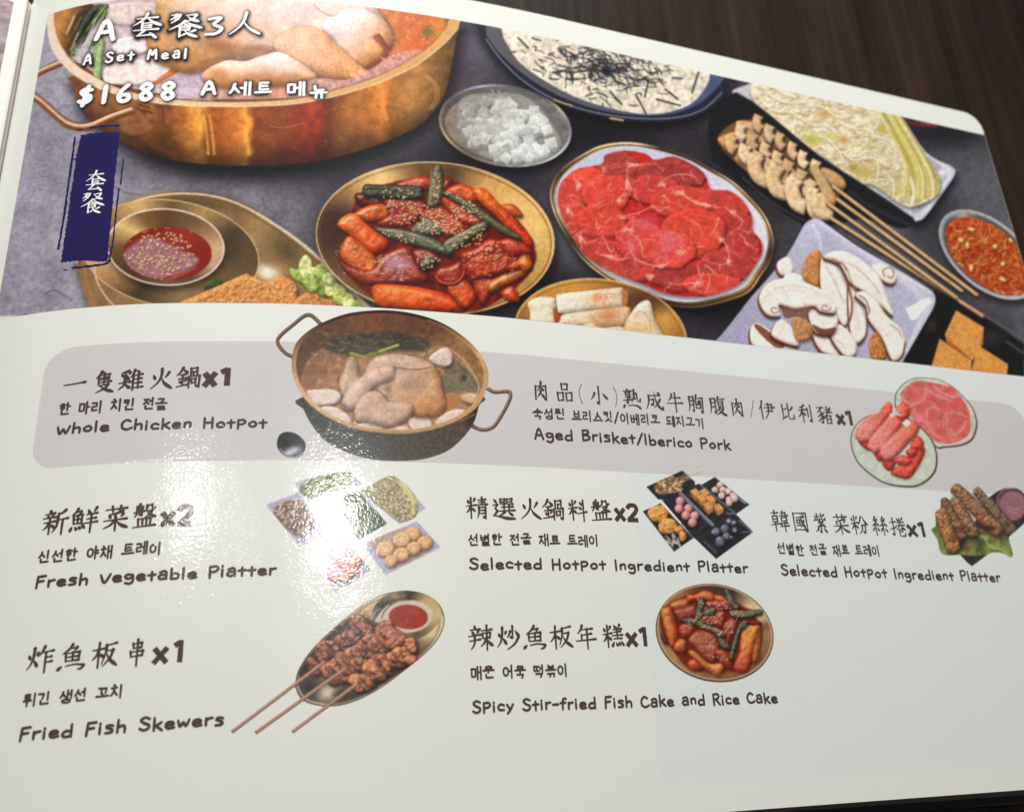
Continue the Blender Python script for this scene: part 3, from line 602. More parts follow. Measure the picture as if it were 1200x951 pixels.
def paint_mushrooms():
    o=dens(D4([(-30,520),(30,480),(90,410),(160,320),(240,230),(310,140),(360,50),(385,25),(415,18),(450,40),(560,120),(700,200),(830,280),(860,310),(858,350),(820,420),(740,560),(700,640),(300,640)]),5)
    shadow(o,0,5,9,.8)
    fill(o,lin((850,390),c(170,165,186),(1060,300),c(206,203,220)),1,ns=20,na=.03)
    fill(D4([(430,60),(420,180),(260,250),(120,480),(560,600),(720,560),(800,340),(700,240),(520,120)]),c(176,172,196),5,.6,smooth=3)
    line(D4([(395,40),(425,100),(428,180)]),2.6,c(228,226,240),.7,2.4); line(D4([(400,30),(440,45),(700,215),(845,295)]),1.6,c(232,230,242),.7)
    line(D4([(850,330),(800,420),(730,560)]),2.6,c(226,224,236),.8,1.6)
    fill(D4([(750,360),(830,320),(850,330),(790,400),(770,405)]),c(246,246,252),1,.85); fill(D4([(800,325),(845,318),(820,335)]),c(255,255,255),1,.6)
    MC=c(230,217,208)
    def mush(p,stem=None,**k):
        p=D4(p); blob(p+np.array([-1.9,2.3]),c(104,54,36),4,.6,.5,sh=.75); fill(dens(p+np.array([-.7,.8]),5),c(178,134,110),1.4,.8); blob(p,MC,4,.78,.34,sh=0,ns=5,na=.05,smooth=6)
    mush([(262,190),(285,168),(310,170),(325,210),(300,235),(270,225)])
    mush([(290,235),(330,225),(400,260),(440,300),(300,280)])
    blob(D4([(360,200),(375,160),(410,138),(430,160),(428,260),(400,275),(358,245)]),c(190,132,84),5,.6,.5,ns=2,na=.18)
    mush([(620,200),(660,190),(700,210),(718,240),(700,265),(660,250)])
    line(D4([(670,240),(665,215),(690,205),(705,225),(695,245),(682,238)]),1.7,c(140,96,76),.8)
    mush([(428,180),(445,175),(500,220),(540,330),(535,400),(510,420),(460,330),(428,280)])
    mush([(535,260),(570,330),(600,400),(600,460),(570,490),(540,440)])
    mush([(440,165),(480,142),(540,150),(600,190),(650,240),(690,340),(702,385),(660,350),(600,300),(540,260),(500,190)])
    line(D4([(470,170),(520,200),(545,260),(560,290)]),1.4,c(150,100,76),.8); line(D4([(480,185),(510,190),(525,215)]),1.5,c(120,76,60),.8)
    mush([(160,440),(185,415),(230,440),(310,500),(340,530),(240,530),(170,500)])
    fill(D4([(175,430),(200,425),(290,500),(250,505)]),c(128,70,46),1,.9,smooth=3)
    mush([(240,450),(280,400),(340,460),(340,500),(270,480)])
    mush([(395,450),(440,460),(500,520),(500,545),(430,520)])
    mush([(465,460),(500,420),(560,480),(560,530),(520,540)])
    mush([(380,365),(420,360),(490,380),(485,440),(450,460),(400,440)])
    fill(D4([(395,420),(440,438),(484,430),(470,462),(420,455)]),c(112,60,46),1,.9,smooth=3)
    mush([(195,310),(230,262),(300,245),(380,265),(450,300),(485,345),(480,375),(430,370),(400,350),(330,360),(270,345),(275,385),(230,385),(200,350)])
    fill(D4([(280,350),(340,362),(400,350),(380,380),(380,400),(330,392),(290,395)]),c(120,78,62),1.5,.8,smooth=3)
    for x in range(292,392,7): line(D4([(x,352+R(-3,3)),(x+R(-3,5),378+R(-4,6))]),R(.7,1.2),c(176,136,112),R(.3,.6),.9,smooth=0)
    for p_ in ([(470,175),(540,190),(600,240),(650,300)],[(445,200),(480,260),(515,340)],[(620,330),(660,400),(700,460)],[(210,330),(260,290),(340,280),(430,310)],[(545,290),(565,370),(580,440)],[(480,470),(520,500)]):
        for k in range(5): line(D4(p_)+rng.normal(0,1.6,2),R(.5,1.),rng.choice([c(186,160,146),c(240,228,218),c(160,126,110)]),R(.25,.5),.9)
    for q,rr in (((252,364),6),((445,355),6.5)): cxy=D4([q])[0]; line([(cxy[0]+rr*math.cos(a)*(1-a/9),cxy[1]+rr*.8*math.sin(a)*(1-a/9)) for a in np.linspace(0,6,12)],1.5,c(150,106,86),.85,smooth=0)
    blob(D4([(318,400),(345,392),(390,420),(392,470),(340,485),(320,440)]),c(186,136,92),4,.6,.5,ns=2,na=.2)
    mush([(560,310),(590,295),(640,330),(680,390),(735,440),(750,500),(735,540),(700,555),(660,470),(610,400),(600,350)])
    line(D4([(575,310),(600,330),(612,370),(600,385)]),1.5,c(110,66,50),.85); line(D4([(690,420),(720,440),(735,470)]),1.4,c(150,106,86),.6); line(D4([(748,490),(735,545),(700,565)]),2.2,c(116,66,50),.8)
    blob(D4([(612,480),(640,450),(672,510),(672,550),(620,548)]),c(190,124,68),4,.6,.5,ns=2,na=.25)
    line(D4([(520,230),(545,330),(540,400),(520,430)]),2.6,c(122,66,48),.85); line(D4([(605,400),(600,460),(572,492)]),2.2,c(112,60,44),.85)
    for k in range(120):
        g=scatter(D4([(200,250),(480,300),(700,380),(740,500),(500,540),(220,480)]),1,900+k)[0]; glow(g[0],g[1],R(1,3),R(.6,1.5),c(150,124,112),.35,R(0,90))
    OUT['mushrooms']=[o]

def paint_small():
    # black tray and tofu cubes
    fill([(1060,372),(1095,340),(1125,352),(1200,402),(1200,450),(1050,445)],c(26,23,22),2,ns=6,na=.2)
    glow(1160,395,26,16,c(70,74,84),.5); line([(1180,400),(1198,412)],3,c(110,116,130),.6,3,smooth=0); line([(1102,340),(1150,366),(1205,400)],1.6,c(120,118,124),.6,smooth=0)
    glow(1090,380,12,14,c(70,54,40),.8)
    def cube(t,l,rt):
        shadow(D4(t),2,4,4,.5)
        fill(D4(l),lin(D4([l[0]])[0],c(190,118,52),D4([l[2]])[0],c(150,84,34)),.9,ns=2,na=.08); fill(D4(rt),c(176,118,62),.9,ns=2,na=.08); fill(D4(t),c(224,156,80),.9,ns=2.5,na=.08)
        line(D4(t+t[:1]),1,c(240,182,110),.5,smooth=0)
    cube([(942,368),(1046,432),(1030,500),(1002,556),(900,460)],[(900,455),(1005,548),(1000,560),(905,490)],[(1046,432),(1045,495),(1002,560),(1018,500)])
    cube([(880,476),(1000,560),(995,592),(850,578)],[(850,570),(992,592),(990,600),(850,590)],[(1000,560),(1001,595),(990,595),(996,570)])
    cube([(1025,500),(1138,572),(1132,612),(1002,590)],[(1002,585),(1132,608),(1130,614),(1000,600)],[(1138,572),(1136,612),(1130,612),(1132,590)])
    OUT['tofu']=[dens(D4([(900,455),(942,366),(1048,432),(1046,510),(1140,572),(1132,640),(846,640),(850,570),(880,474),(905,492)]),1)]
    # carrot bowl
    o=ell(1158,298,67,38,40,60)
    shadow(o,1,6,8,.7); fill(o,lin((1100,260),c(150,146,150),(1190,340),c(190,186,190))); q=np.mean(o,0)+(o-np.mean(o,0))*.93; fill(q,c(92,86,90),1.2)
    glow(1128,252,20,6,c(190,188,196),.8)
    a=ell(1159,300,61,32.5,40,40)
    fill(a,c(190,72,30),1.5,ns=4,na=.2)
    def cf():
        r=np.random.default_rng(31)
        for k in range(520):
            g=scatter(a,1,2000+k)[0]; t=r.uniform(0,6.28); l=r.uniform(4,11); b=r.uniform(-1.2,1.2)
            p=[g,(g[0]+l*.5*math.cos(t),g[1]+l*.5*math.sin(t)),(g[0]+l*math.cos(t+b),g[1]+l*math.sin(t+b))]
            col=[c(232,98,36),c(214,74,26),c(240,130,52),c(196,58,22),c(206,80,32),c(240,160,84),c(236,112,44)][int(r.integers(0,7))]
            strand(dens(p,3,False),r.uniform(1,1.9),col,c(255,200,140) if k%3==0 else None,.75,.9)
        for x,y in ((985,120),(1090,125),(960,100),(1120,190),(1000,205),(1150,100),(1120,250),(1000,60)): g=D4([(x,y)])[0]; blob(ell(g[0],g[1],R(2.5,4.5),R(2,3),R(0,90)),c(240,186,100),2,.7,.4,.4,smooth=0)
    clipped(a,cf)
    line(D4([(985,-12),(990,10),(1000,30)]),1.2,c(200,70,30),.9)
    line(np.vstack([o,o[:1]]),1.5,c(226,222,220),.8,smooth=0)
    OUT['carrots']=[o]
    # rice cake plate
    o=ell(704,391,101,64,8,60); shadow(o,0,5,9,.8)
    st=[(0,c(176,120,60)),(180,c(120,80,40)),(215,c(196,144,70)),(250,c(206,150,70)),(290,c(150,104,56)),(320,c(110,72,46)),(340,c(206,150,72))]
    fill(o,ang(704,391,st,1.4),1.); line(np.vstack([o,o[:1]]),1.6,c(236,200,130),.85,smooth=0); q=ell(704,391,96,60,8,60); line(np.vstack([q,q[:1]]),1.2,c(120,80,40),.6,smooth=0)
    glow(*D8([(860,170)])[0],30,18,c(90,52,40),.8); glow(*D8([(1010,330)])[0],12,22,c(214,160,84),.7)
    RC=c(226,208,184); kk=dict(r=8,amb=.72,dif=.36,spec=.2,sp=8,ns=3,na=.05,bump=.35,bs=4)
    blob(D8([(130,185),(200,150),(290,155),(306,180),(305,310),(280,330),(155,330),(140,250)]),RC,**kk)
    fill(D8([(290,220),(340,250),(330,320),(300,310)]),c(170,80,40),1,.85,smooth=3)
    blob(D8([(310,150),(340,130),(560,105),(700,90),(740,100),(748,190),(720,220),(560,235),(350,255),(318,230)]),lin(D8([(400,120)])[0],c(232,220,204),D8([(600,240)])[0],c(214,190,160)),**kk)
    blob(D8([(730,105),(775,130),(765,200),(740,200)]),c(186,120,62),3,.7,.4)
    blob(D8([(335,300),(360,262),(500,240),(700,215),(775,215),(785,270),(750,330),(560,345),(340,330)]),lin(D8([(400,250)])[0],c(228,206,180),D8([(600,340)])[0],c(206,170,130)),**kk)
    blob(D8([(480,330),(540,318),(600,345),(740,340),(760,400),(480,380)]),c(222,196,160),**kk)
    blob(D8([(748,330),(790,250),(840,190),(890,170),(915,190),(940,290),(990,380),(1000,420),(760,420)]),lin(D8([(850,200)])[0],c(224,210,190),D8([(850,380)])[0],c(216,180,136)),**kk)
    line(D8([(800,270),(850,240),(900,290),(915,360)]),1.6,c(190,160,130),.6)
    for k in range(420):
        q=D8([(R(520,700)+R(-70,70)*.5,R(125,350))])[0] if k%2 else D8([(R(360,960),R(120,390))])[0]
        if k%2 or R(0,1)<.5: glow(q[0],q[1],R(.8,2.2),R(.6,1.6),rng.choice([c(206,120,56),c(190,100,44),c(226,150,80)]),R(.2,.65))
    glow(*D8([(575,150)])[0],12,10,c(214,134,68),.6); glow(*D8([(640,265)])[0],16,14,c(206,120,56),.55)
    OUT['ricecake']=[o]

def paint_sauce_platter():
    o=dens(D9([(30,290),(60,240),(120,180),(170,100),(260,45),(380,20),(500,18),(620,40),(740,95),(880,190),(1000,290),(1110,400),(1200,500),(1100,560),(140,560),(75,440),(45,360)]),5)
    shadow(o,0,4,10,.55)
    fill(o,lin((90,300),c(150,116,78),(400,330),c(150,120,78)),1,ns=18,na=.10)
    glow(*D9([(480,60)])[0],100,22,c(88,68,44),.8,3); glow(*D9([(860,240)])[0],40,26,c(92,74,46),.85,40); glow(*D9([(290,60)])[0],50,14,c(196,156,100),.7,-20); glow(*D9([(780,330)])[0],24,16,c(250,240,220),.9,20)
    glow(*D9([(500,400)])[0],60,26,c(110,84,50),.8)
    for s,cc,w in ((0,c(236,210,176),2.2),(10,c(120,84,56),1.6)):
        line(dens(D9([(32+s,290+s),(62+s,235+s),(120+s,175+s),(175+s,105+s),(262,50+s),(380,25+s),(500,23+s),(620-s,45+s),(740-s,100+s),(880-s,195+s),(1000-s,295+s),(1110-s,405+s),(1190-s,480+s)]),3,False),w,cc,.85,smooth=0)
    line(D9([(740,100),(880,190),(1000,290),(1110,400),(1190,480)]),3,c(214,200,176),.9,1.4)
    # inner ring of the round cup
    ring=ell(*D9([(400,255)])[0],104,62,8,56); 
    st=[(0,c(96,76,50)),(40,c(120,92,56)),(80,c(150,120,80)),(120,c(76,58,38)),(150,c(170,130,84)),(180,c(214,180,126)),(215,c(150,112,70)),(245,c(214,176,116)),(270,c(110,84,54)),(300,c(176,140,90)),(335,c(90,70,46))]
    fill(ring,ang(200,297,st,1.4)); line(np.vstack([ring,ring[:1]]),1.6,c(226,196,150),.75,smooth=0)
    glow(*D9([(640,220)])[0],18,34,c(74,58,38),.9); line(D9([(100,300),(115,370),(160,440),(200,470)]),2,c(230,200,170),.8); line(D9([(60,290),(75,380),(110,460)]),3.5,c(176,120,70),.7,2)
    cup=ell(*D9([(380,230)])[0],68.5,44.5,3,52); shadow(cup,2,6,8,.6)
    st=[(0,c(206,170,130)),(30,c(190,160,130)),(60,c(96,70,48)),(90,c(120,90,60)),(130,c(80,56,36)),(180,c(120,86,50)),(215,c(226,190,130)),(240,c(130,96,60)),(270,c(96,68,44)),(310,c(120,90,58)),(340,c(170,130,90))]
    fill(cup,ang(*D9([(380,230)])[0],st,1.4)); line(np.vstack([cup,cup[:1]]),2,c(236,222,204),.85,1,smooth=0)
    sa=ell(*D9([(388,255)])[0],52,31,1,48); fill(sa,c(136,38,26),1.5)
    def sf():
        glow(*D9([(450,190)])[0],40,20,c(160,52,34),.8)
        fill(D9([(215,270),(240,230),(310,190),(380,210),(460,250),(510,280),(470,320),(380,352),(290,350),(235,320)]),c(176,150,166),7,.66,smooth=4,ns=3,na=.12)
        line(D9([(230,300),(280,350),(390,358),(500,310)]),2,c(190,90,80),.6)
        sesame(D9([(290,190),(420,160),(480,230),(510,290),(400,340),(300,330),(230,270)]),150,41,2.1,c(236,206,160))
    clipped(sa,sf)
    for k in range(16):
        t=R(1.1,6.4); g=(D9([(388,255)])[0]+[51*math.cos(t),30*math.sin(t)]); line([g,g+[1,.5]],1.2,c(232,200,150),.8,smooth=0)
    # fried cutlet and lettuce
    blob(D9([(530,390),(560,355),(600,360),(590,385)]),c(70,84,40),4,.6,.5)
    fl=dict(r=7,amb=.6,dif=.5,bump=1.2,bs=3.2,ns=2.2,na=.16,sh=.5,spec=.15,sp=8)
    blob(D9([(430,450),(520,410),(600,375),(690,335),(720,345),(780,360),(830,338),(890,375),(895,420),(860,470),(420,480)]),c(206,140,78),**fl)
    blob(D9([(880,440),(940,405),(1010,400),(1080,450),(1090,480),(880,480)]),c(196,128,70),**fl)
    r=np.random.default_rng(8)
    for x,y,a,b in ((900,340,12,7),(930,310,14,8),(960,340,15,10),(1000,330,13,10),(1000,380,16,12),(1040,400,14,10),(950,370,12,9),(1070,430,14,9),(1100,450,12,7),(1020,350,8,8)):
        q=D9([(x,y)])[0]; p=ell(q[0],q[1],a,b,r.uniform(0,90),9)*1.; p+=r.uniform(-2,2,p.shape)
        blob(p,[c(176,184,96),c(150,166,78),c(206,210,140),c(130,150,66)][int(r.integers(0,4))],4,.62,.5,.2,8,ns=4,na=.16,bump=.9,bs=4,sh=.4)
    for k in range(60):
        g=D9([(R(890,1110),R(300,460))])[0]; t=R(0,3); line([g,g+np.array([math.cos(t),math.sin(t)])*R(2,6)],R(.6,1.4),rng.choice([c(226,230,176),c(96,120,50)]),.35,smooth=0)
    blob(D9([(1095,470),(1130,435),(1170,470),(1160,490),(1100,490)]),c(130,160,70),4,.65,.5)
    line(D9([(1000,298),(1110,405),(1190,490)]),3,c(222,208,184),.95,1.2)
    OUT['sauce']=[o]

def paint_banner():
    paint_stone(); paint_noodle_bowl(); paint_big_pot(); paint_radish_bowl(); paint_sauce_platter(); paint_stir_fry()
    paint_cabbage(); paint_beef(); paint_skewers_first(); paint_mushrooms(); paint_small_all()
def paint_skewers_first(): pass
def paint_small_all(): pass
# ---------------- the small cut-out pictures lower on the page ----------------
S1=T((315,345,615,550),1200); S2=T((305,540,525,700),1200); S3=T((265,680,530,870),1200); S4=T((745,545,890,655),1200)
S5=T((985,435,1155,580),1115); S6=T((1080,560,1200,670),1037); S7=T((760,675,915,805),1134)

def paint_paper():
    sl = (slice(int(370*K), CH), slice(0, CW)); 
    X, Y = np.meshgrid(np.arange(CW)/K, np.arange(int(370*K), CH)/K)
    m = (Y > 442+(X-1200)*.1)
    IMG[sl] = np.where(m[..., None] | (Y > 450)[..., None], c(225, 226, 220), IMG[sl])

def paint_chicken_pot():
    hl=[(108,288),(75,270),(42,225),(55,190),(120,135),(165,100),(200,97),(245,138)]
    hr=[(1028,440),(1060,455),(1110,452),(1132,460),(1125,500),(1075,590),(1040,625),(990,630),(930,600)]
    for h in (hl,hr):
        p=S1(h); line(p,4.6,c(62,44,36),1,.8); line(p-[.3,.6],2.4,c(136,102,80),.9,1); line(p-[.4,.9],.9,c(206,180,156),.6,.8)
    body=dens(S1([(152,480),(165,540),(195,600),(260,680),(360,735),(470,768),(600,778),(720,770),(830,735),(910,670),(960,600),(985,520),(990,470),(600,400)]),5)
    fill(body,lin((360,480),c(64,68,66),(560,520),c(84,72,62)),.9,ns=1.4,na=.22)
    glow(*S1([(950,560)])[0],18,22,c(36,30,28),.8); glow(*S1([(420,700)])[0],60,18,c(78,80,78),.5)
    for k in range(260):
        g=S1([(R(180,900),R(560,770))])[0]; glow(g[0],g[1],R(.5,1.1),R(.5,.9),c(160,158,150),R(.2,.5))
    line(S1([(290,595),(285,620),(275,640)]),1.6,c(170,140,110),.8); line(S1([(900,590),(960,560)]),3,c(140,100,64),.7,2)
    rim=dens(S1([(108,290),(125,230),(170,180),(240,135),(340,95),(440,76),(560,72),(680,88),(800,125),(900,185),(980,260),(1025,340),(1030,410),(1005,480),(960,540),(880,590),(770,630),(640,650),(520,645),(400,625),(290,580),(200,520),(135,440),(108,360)]),5)
    st=[(0,c(190,150,110)),(40,c(196,152,104)),(90,c(176,136,92)),(140,c(206,166,120)),(170,c(206,170,130)),(200,c(150,116,84)),(230,c(66,48,36)),(270,c(52,36,28)),(300,c(60,44,34)),(325,c(150,112,72)),(345,c(206,168,124))]
    fill(rim,ang(456,436,st,1.5)); cen=rim.mean(0); inn=cen+(rim-cen)*np.array([.955,.945])+[0,-.5]
    def inside():
        fill(inn,ang(456,430,[(0,c(150,112,76)),(60,c(140,96,60)),(120,c(150,104,66)),(180,c(110,84,62)),(215,c(96,70,52)),(250,c(120,78,52)),(280,c(110,70,48)),(310,c(110,72,48)),(335,c(160,118,76))],1.5),1,ns=6,na=.1)
        br=dens(S1([(150,430),(170,330),(240,255),(380,215),(560,215),(740,235),(860,255),(950,350),(985,440),(940,520),(860,580),(760,615),(640,632),(520,625),(400,605),(280,555),(190,490)]),4)
        fill(br,lin((360,400),c(158,116,84),(550,460),c(174,132,98)),1.5,ns=5,na=.14)
        fill(S1([(260,250),(340,200),(480,175),(640,180),(750,225),(730,262),(600,262),(440,285),(320,280)]),c(66,62,54),7,.8,smooth=4,ns=2.5,na=.25)
        glow(*S1([(660,240)])[0],26,9,c(58,66,50),.9)
        for k in range(110):
            g=S1([(R(240,760),R(170,290))])[0]; t=R(-.4,.3); line([g,g+np.array([math.cos(t),math.sin(t)])*R(2,8)],R(.5,1.1),rng.choice([c(110,116,100),c(30,30,30),c(80,90,66),c(170,170,160)]),R(.3,.7),smooth=0)
        line(S1([(380,275),(440,290),(520,265),(605,235)]),3.2,c(130,136,60),.9,1); line(S1([(520,262),(605,235)]),2.4,c(190,190,100),.8,1); line(S1([(385,270),(450,290)]),1.6,c(190,186,110),.8); line(S1([(745,255),(730,300)]),2.4,c(110,122,60),.9)
        fill(S1([(240,260),(262,280),(215,420),(160,425),(190,340)]),c(140,104,76),1.5,.9,smooth=3)
        fill(S1([(800,420),(860,300),(960,380),(985,450),(900,450),(830,460)]),c(104,100,80),4,.8,smooth=3,ns=3,na=.2); glow(*S1([(915,390)])[0],6,8,c(50,56,50),.9)
        line(S1([(820,425),(900,430),(975,455)]),2,c(120,124,90),.8)
        line(S1([(850,255),(920,310),(970,390),(985,440),(960,520)]),1.4,c(206,176,140),.8)
        rc=c(206,184,172); q=dict(r=4,amb=.72,dif=.4,sh=.5,ns=3,na=.07)
        blob(S1([(750,300),(800,255),(840,248),(862,290),(850,330),(800,332)]),rc,**q)
        blob(S1([(180,450),(240,442),(310,445),(340,475),(310,510),(230,518),(195,490)]),rc,**q)
        blob(S1([(245,525),(310,525),(370,560),(385,600),(320,590),(270,555)]),rc,**q)
        blob(S1([(410,610),(470,595),(530,615),(535,640),(440,630)]),rc,**q)
        blob(S1([(560,628),(620,612),(660,625),(650,640),(580,640)]),rc,**q)
        blob(S1([(655,600),(665,572),(720,560),(760,580),(760,625),(680,635)]),rc,**q)
        blob(S1([(785,590),(830,550),(890,535),(920,545),(890,580),(800,610)]),rc,**q)
        blob(S1([(895,475),(940,460),(980,470),(965,510),(915,500)]),c(196,160,130),**q)
        fill(S1([(760,500),(820,470),(900,470),(870,530),(790,560),(760,590),(740,560)]),c(176,118,68),3,.8,smooth=3)
        ch=c(176,144,122); kk=dict(r=13,amb=.68,dif=.42,spec=.2,sp=6,ns=5,na=.10,bump=.3,bs=6,sh=.5)
        blob(S1([(460,340),(500,290),(580,278),(680,288),(760,315),(800,370),(820,450),(830,520),(800,560),(720,575),(640,560),(560,520),(500,480),(440,420)]),lin(S1([(560,300)])[0],c(182,154,134),S1([(760,540)])[0],c(186,130,86)),**kk)
        blob(S1([(360,330),(372,295),(400,290),(415,320),(425,380),(480,420),(440,470),(380,490),(335,460),(332,400)]),ch,**{**kk,'r':8})
        blob(S1([(370,440),(440,380),(540,330),(590,340),(580,390),(500,430),(440,500),(380,540),(340,520)]),c(190,158,138),**{**kk,'r':9})
        blob(S1([(400,550),(420,490),(480,450),(530,460),(570,500),(650,500),(678,525),(665,570),(600,610),(550,620),(470,600),(410,590)]),c(184,148,126),**{**kk,'r':10})
        for x,y,a,b,cc,al in ((600,375,9,7,c(206,176,164),.6),(580,320,14,6,c(190,164,150),.5),(680,420,22,16,c(150,116,92),.5),(460,400,12,7,c(190,160,140),.5),(480,480,12,8,c(190,160,140),.5),(640,515,10,5,c(186,150,126),.5),(740,520,18,12,c(186,120,66),.5),(560,440,8,12,c(110,76,56),.5),(350,520,6,10,c(110,76,56),.6)): 
            g=S1([(x,y)])[0]; glow(g[0],g[1],a,b,cc,al)
        for p in ([(330,380),(322,420),(340,450)],[(340,510),(390,545),(400,580)],[(500,440),(540,470),(560,500)],[(590,340),(680,350),(760,340)],[(810,380),(812,440),(825,470)],[(640,580),(670,550)]): line(S1(p),1.2,c(86,58,44),.6)
        for k in range(46):
            g=S1([(R(170,520),R(170,340))])[0]; t=R(-.2,.4); line([g,g+np.array([math.cos(t),math.sin(t)])*R(2,9)],.7,c(206,200,190),R(.2,.5),smooth=0)
    clipped(inn,inside)
    line(np.vstack([inn[38:],inn[:6]]),1.1,c(226,196,156),.5,smooth=0)
    OUT['chickenpot']=[body,rim,thick(S1(hl),4.6),thick(S1(hr),4.6)]
def paint_ladle():
    o=dens(S1([(37,690),(50,655),(85,640),(130,650),(165,680),(174,715),(155,750),(115,764),(70,750),(42,720)]),5)
    fill(o,lin((335,505),c(50,50,52),(352,536),c(66,66,70)),.8); g=S1([(115,728)])[0]; glow(g[0],g[1],15,8,c(190,186,196),.95,-12); g=S1([(95,740)])[0]; glow(g[0],g[1],9,4,c(226,226,232),.8); g=S1([(80,690)])[0]; glow(g[0],g[1],10,9,c(30,30,34),.7); line(S1([(55,720),(85,750),(125,758),(160,735)]),1,c(210,210,216),.8)
    OUT['ladle']=[o]

def paint_vegetables():
    tray=c(176,170,190); tr=lambda p:(fill(S2(p),tray,.9,smooth=0),line(S2(p+p[:1]),1.1,c(216,212,226),.8,smooth=0))
    t1=[(225,130),(420,75),(560,50),(650,140),(470,190),(330,240),(255,210)]; t2=[(35,275),(245,195),(330,330),(420,470),(250,540)]
    t3=[(520,200),(640,190),(815,395),(625,500),(540,430)]; t4=[(630,190),(830,85),(930,140),(1058,298),(890,398)]; t5=[(655,525),(1000,378),(1155,545),(800,725)]; t6=[(440,560),(560,520),(715,695),(480,835),(420,760)]
    for t in (t1,t2,t3,t4,t5,t6): tr(t)
    def strands(poly,n,cols,l=(4,11),w=(.8,1.6),ang_=(-.6,.4),sd=0):
        P_=dens(S2(poly),4); shadow(P_,.6,1.4,2,.5)
        def f():
            fill(P_,np.mean(cols,0)*.7,1)
            r=np.random.default_rng(sd)
            for g in scatter(P_,n,sd):
                t=r.uniform(*ang_); L=r.uniform(*l); b=r.uniform(-.9,.9)
                strand(dens([g,(g[0]+L*.5*math.cos(t),g[1]+L*.5*math.sin(t)),(g[0]+L*math.cos(t+b),g[1]+L*math.sin(t+b))],3,False),r.uniform(*w),cols[int(r.integers(0,len(cols)))],None,.5,.9)
        clipped(P_,f)
    strands([(250,170),(330,110),(470,80),(560,60),(600,130),(540,170),(400,200),(310,230)],230,[c(112,136,64),c(160,182,100),c(212,222,170),c(88,112,54),c(230,236,200)],ang_=(-.7,.1),sd=1)
    strands([(80,310),(130,260),(250,250),(310,340),(330,420),(290,470),(210,460),(140,400)],120,[c(206,180,166),c(150,100,84),c(226,204,192),c(176,130,112)],l=(3,8),w=(1.4,2.6),ang_=(-1,1),sd=2)
    strands([(530,230),(590,195),(640,205),(700,280),(800,390),(720,450),(630,490),(560,420),(540,320)],520,[c(84,112,66),c(110,142,82),c(62,82,62),c(132,160,100),c(84,108,92),c(156,180,118)],l=(1.5,5),w=(.7,1.4),ang_=(-2,2),sd=3)
    strands([(650,190),(740,130),(830,90),(880,110),(940,180),(1000,270),(990,350),(900,380),(850,350),(740,270),(690,220)],260,[c(226,212,170),c(206,190,136),c(238,228,196),c(190,178,116),c(214,208,146)],l=(4,13),w=(1,2),ang_=(.2,1.5),sd=4)
    for k in range(14): a=S2([(870+k*8,120+k*3),(950+k*4,230),(990-k*3,330+k)]); line(a,1.3,rng.choice([c(150,150,70),c(206,200,130),c(226,220,160)]),.7)
    fill(S2([(690,500),(900,430),(1010,440),(1110,540),(860,680),(770,590)]),c(170,140,124),2,.8,smooth=3)
    for x,y,a in ((970,465,55),(905,500,58),(1050,520,52),(800,560,60),(980,555,50),(900,595,54),(835,635,45)):
        g=S2([(x,y)])[0]; s=a*S2.k; blob(ell(g[0],g[1],s,s*.86,-20,14),c(206,152,98),4,.66,.45,.3,8,ns=2,na=.12,smooth=2); glow(g[0],g[1],s*.7,s*.6,c(230,196,156),.9); line(ell(g[0],g[1],s*.5,s*.42,0,12),.8,c(176,120,76),.6,smooth=0)
    for x,y,a in ((540,570,34),(600,640,42),(520,650,40),(570,700,46),(480,740,40),(540,740,42),(600,700,32),(640,620,26)):
        g=S2([(x,y)])[0]; s=a*S2.k; blob(ell(g[0],g[1],s,s*.8,20,12)+rng.uniform(-.5,.5,(12,2)),c(206,70,60),3,.62,.5,.6,8,ns=2,na=.2,smooth=2,bump=.5,bs=2)
    for k in range(60):
        g=S2([(R(440,640),R(560,770))])[0]; glow(g[0],g[1],R(.6,1.6),R(.5,1.2),c(246,190,180),R(.4,.8))
    OUT['vegetables']=[S2(t) for t in (t1,t2,t3,t4,t5,t6)]+[dens(S2([(650,190),(740,130),(830,82),(880,105),(945,175),(1005,270),(995,350),(900,390),(850,350),(740,270)]),3)]

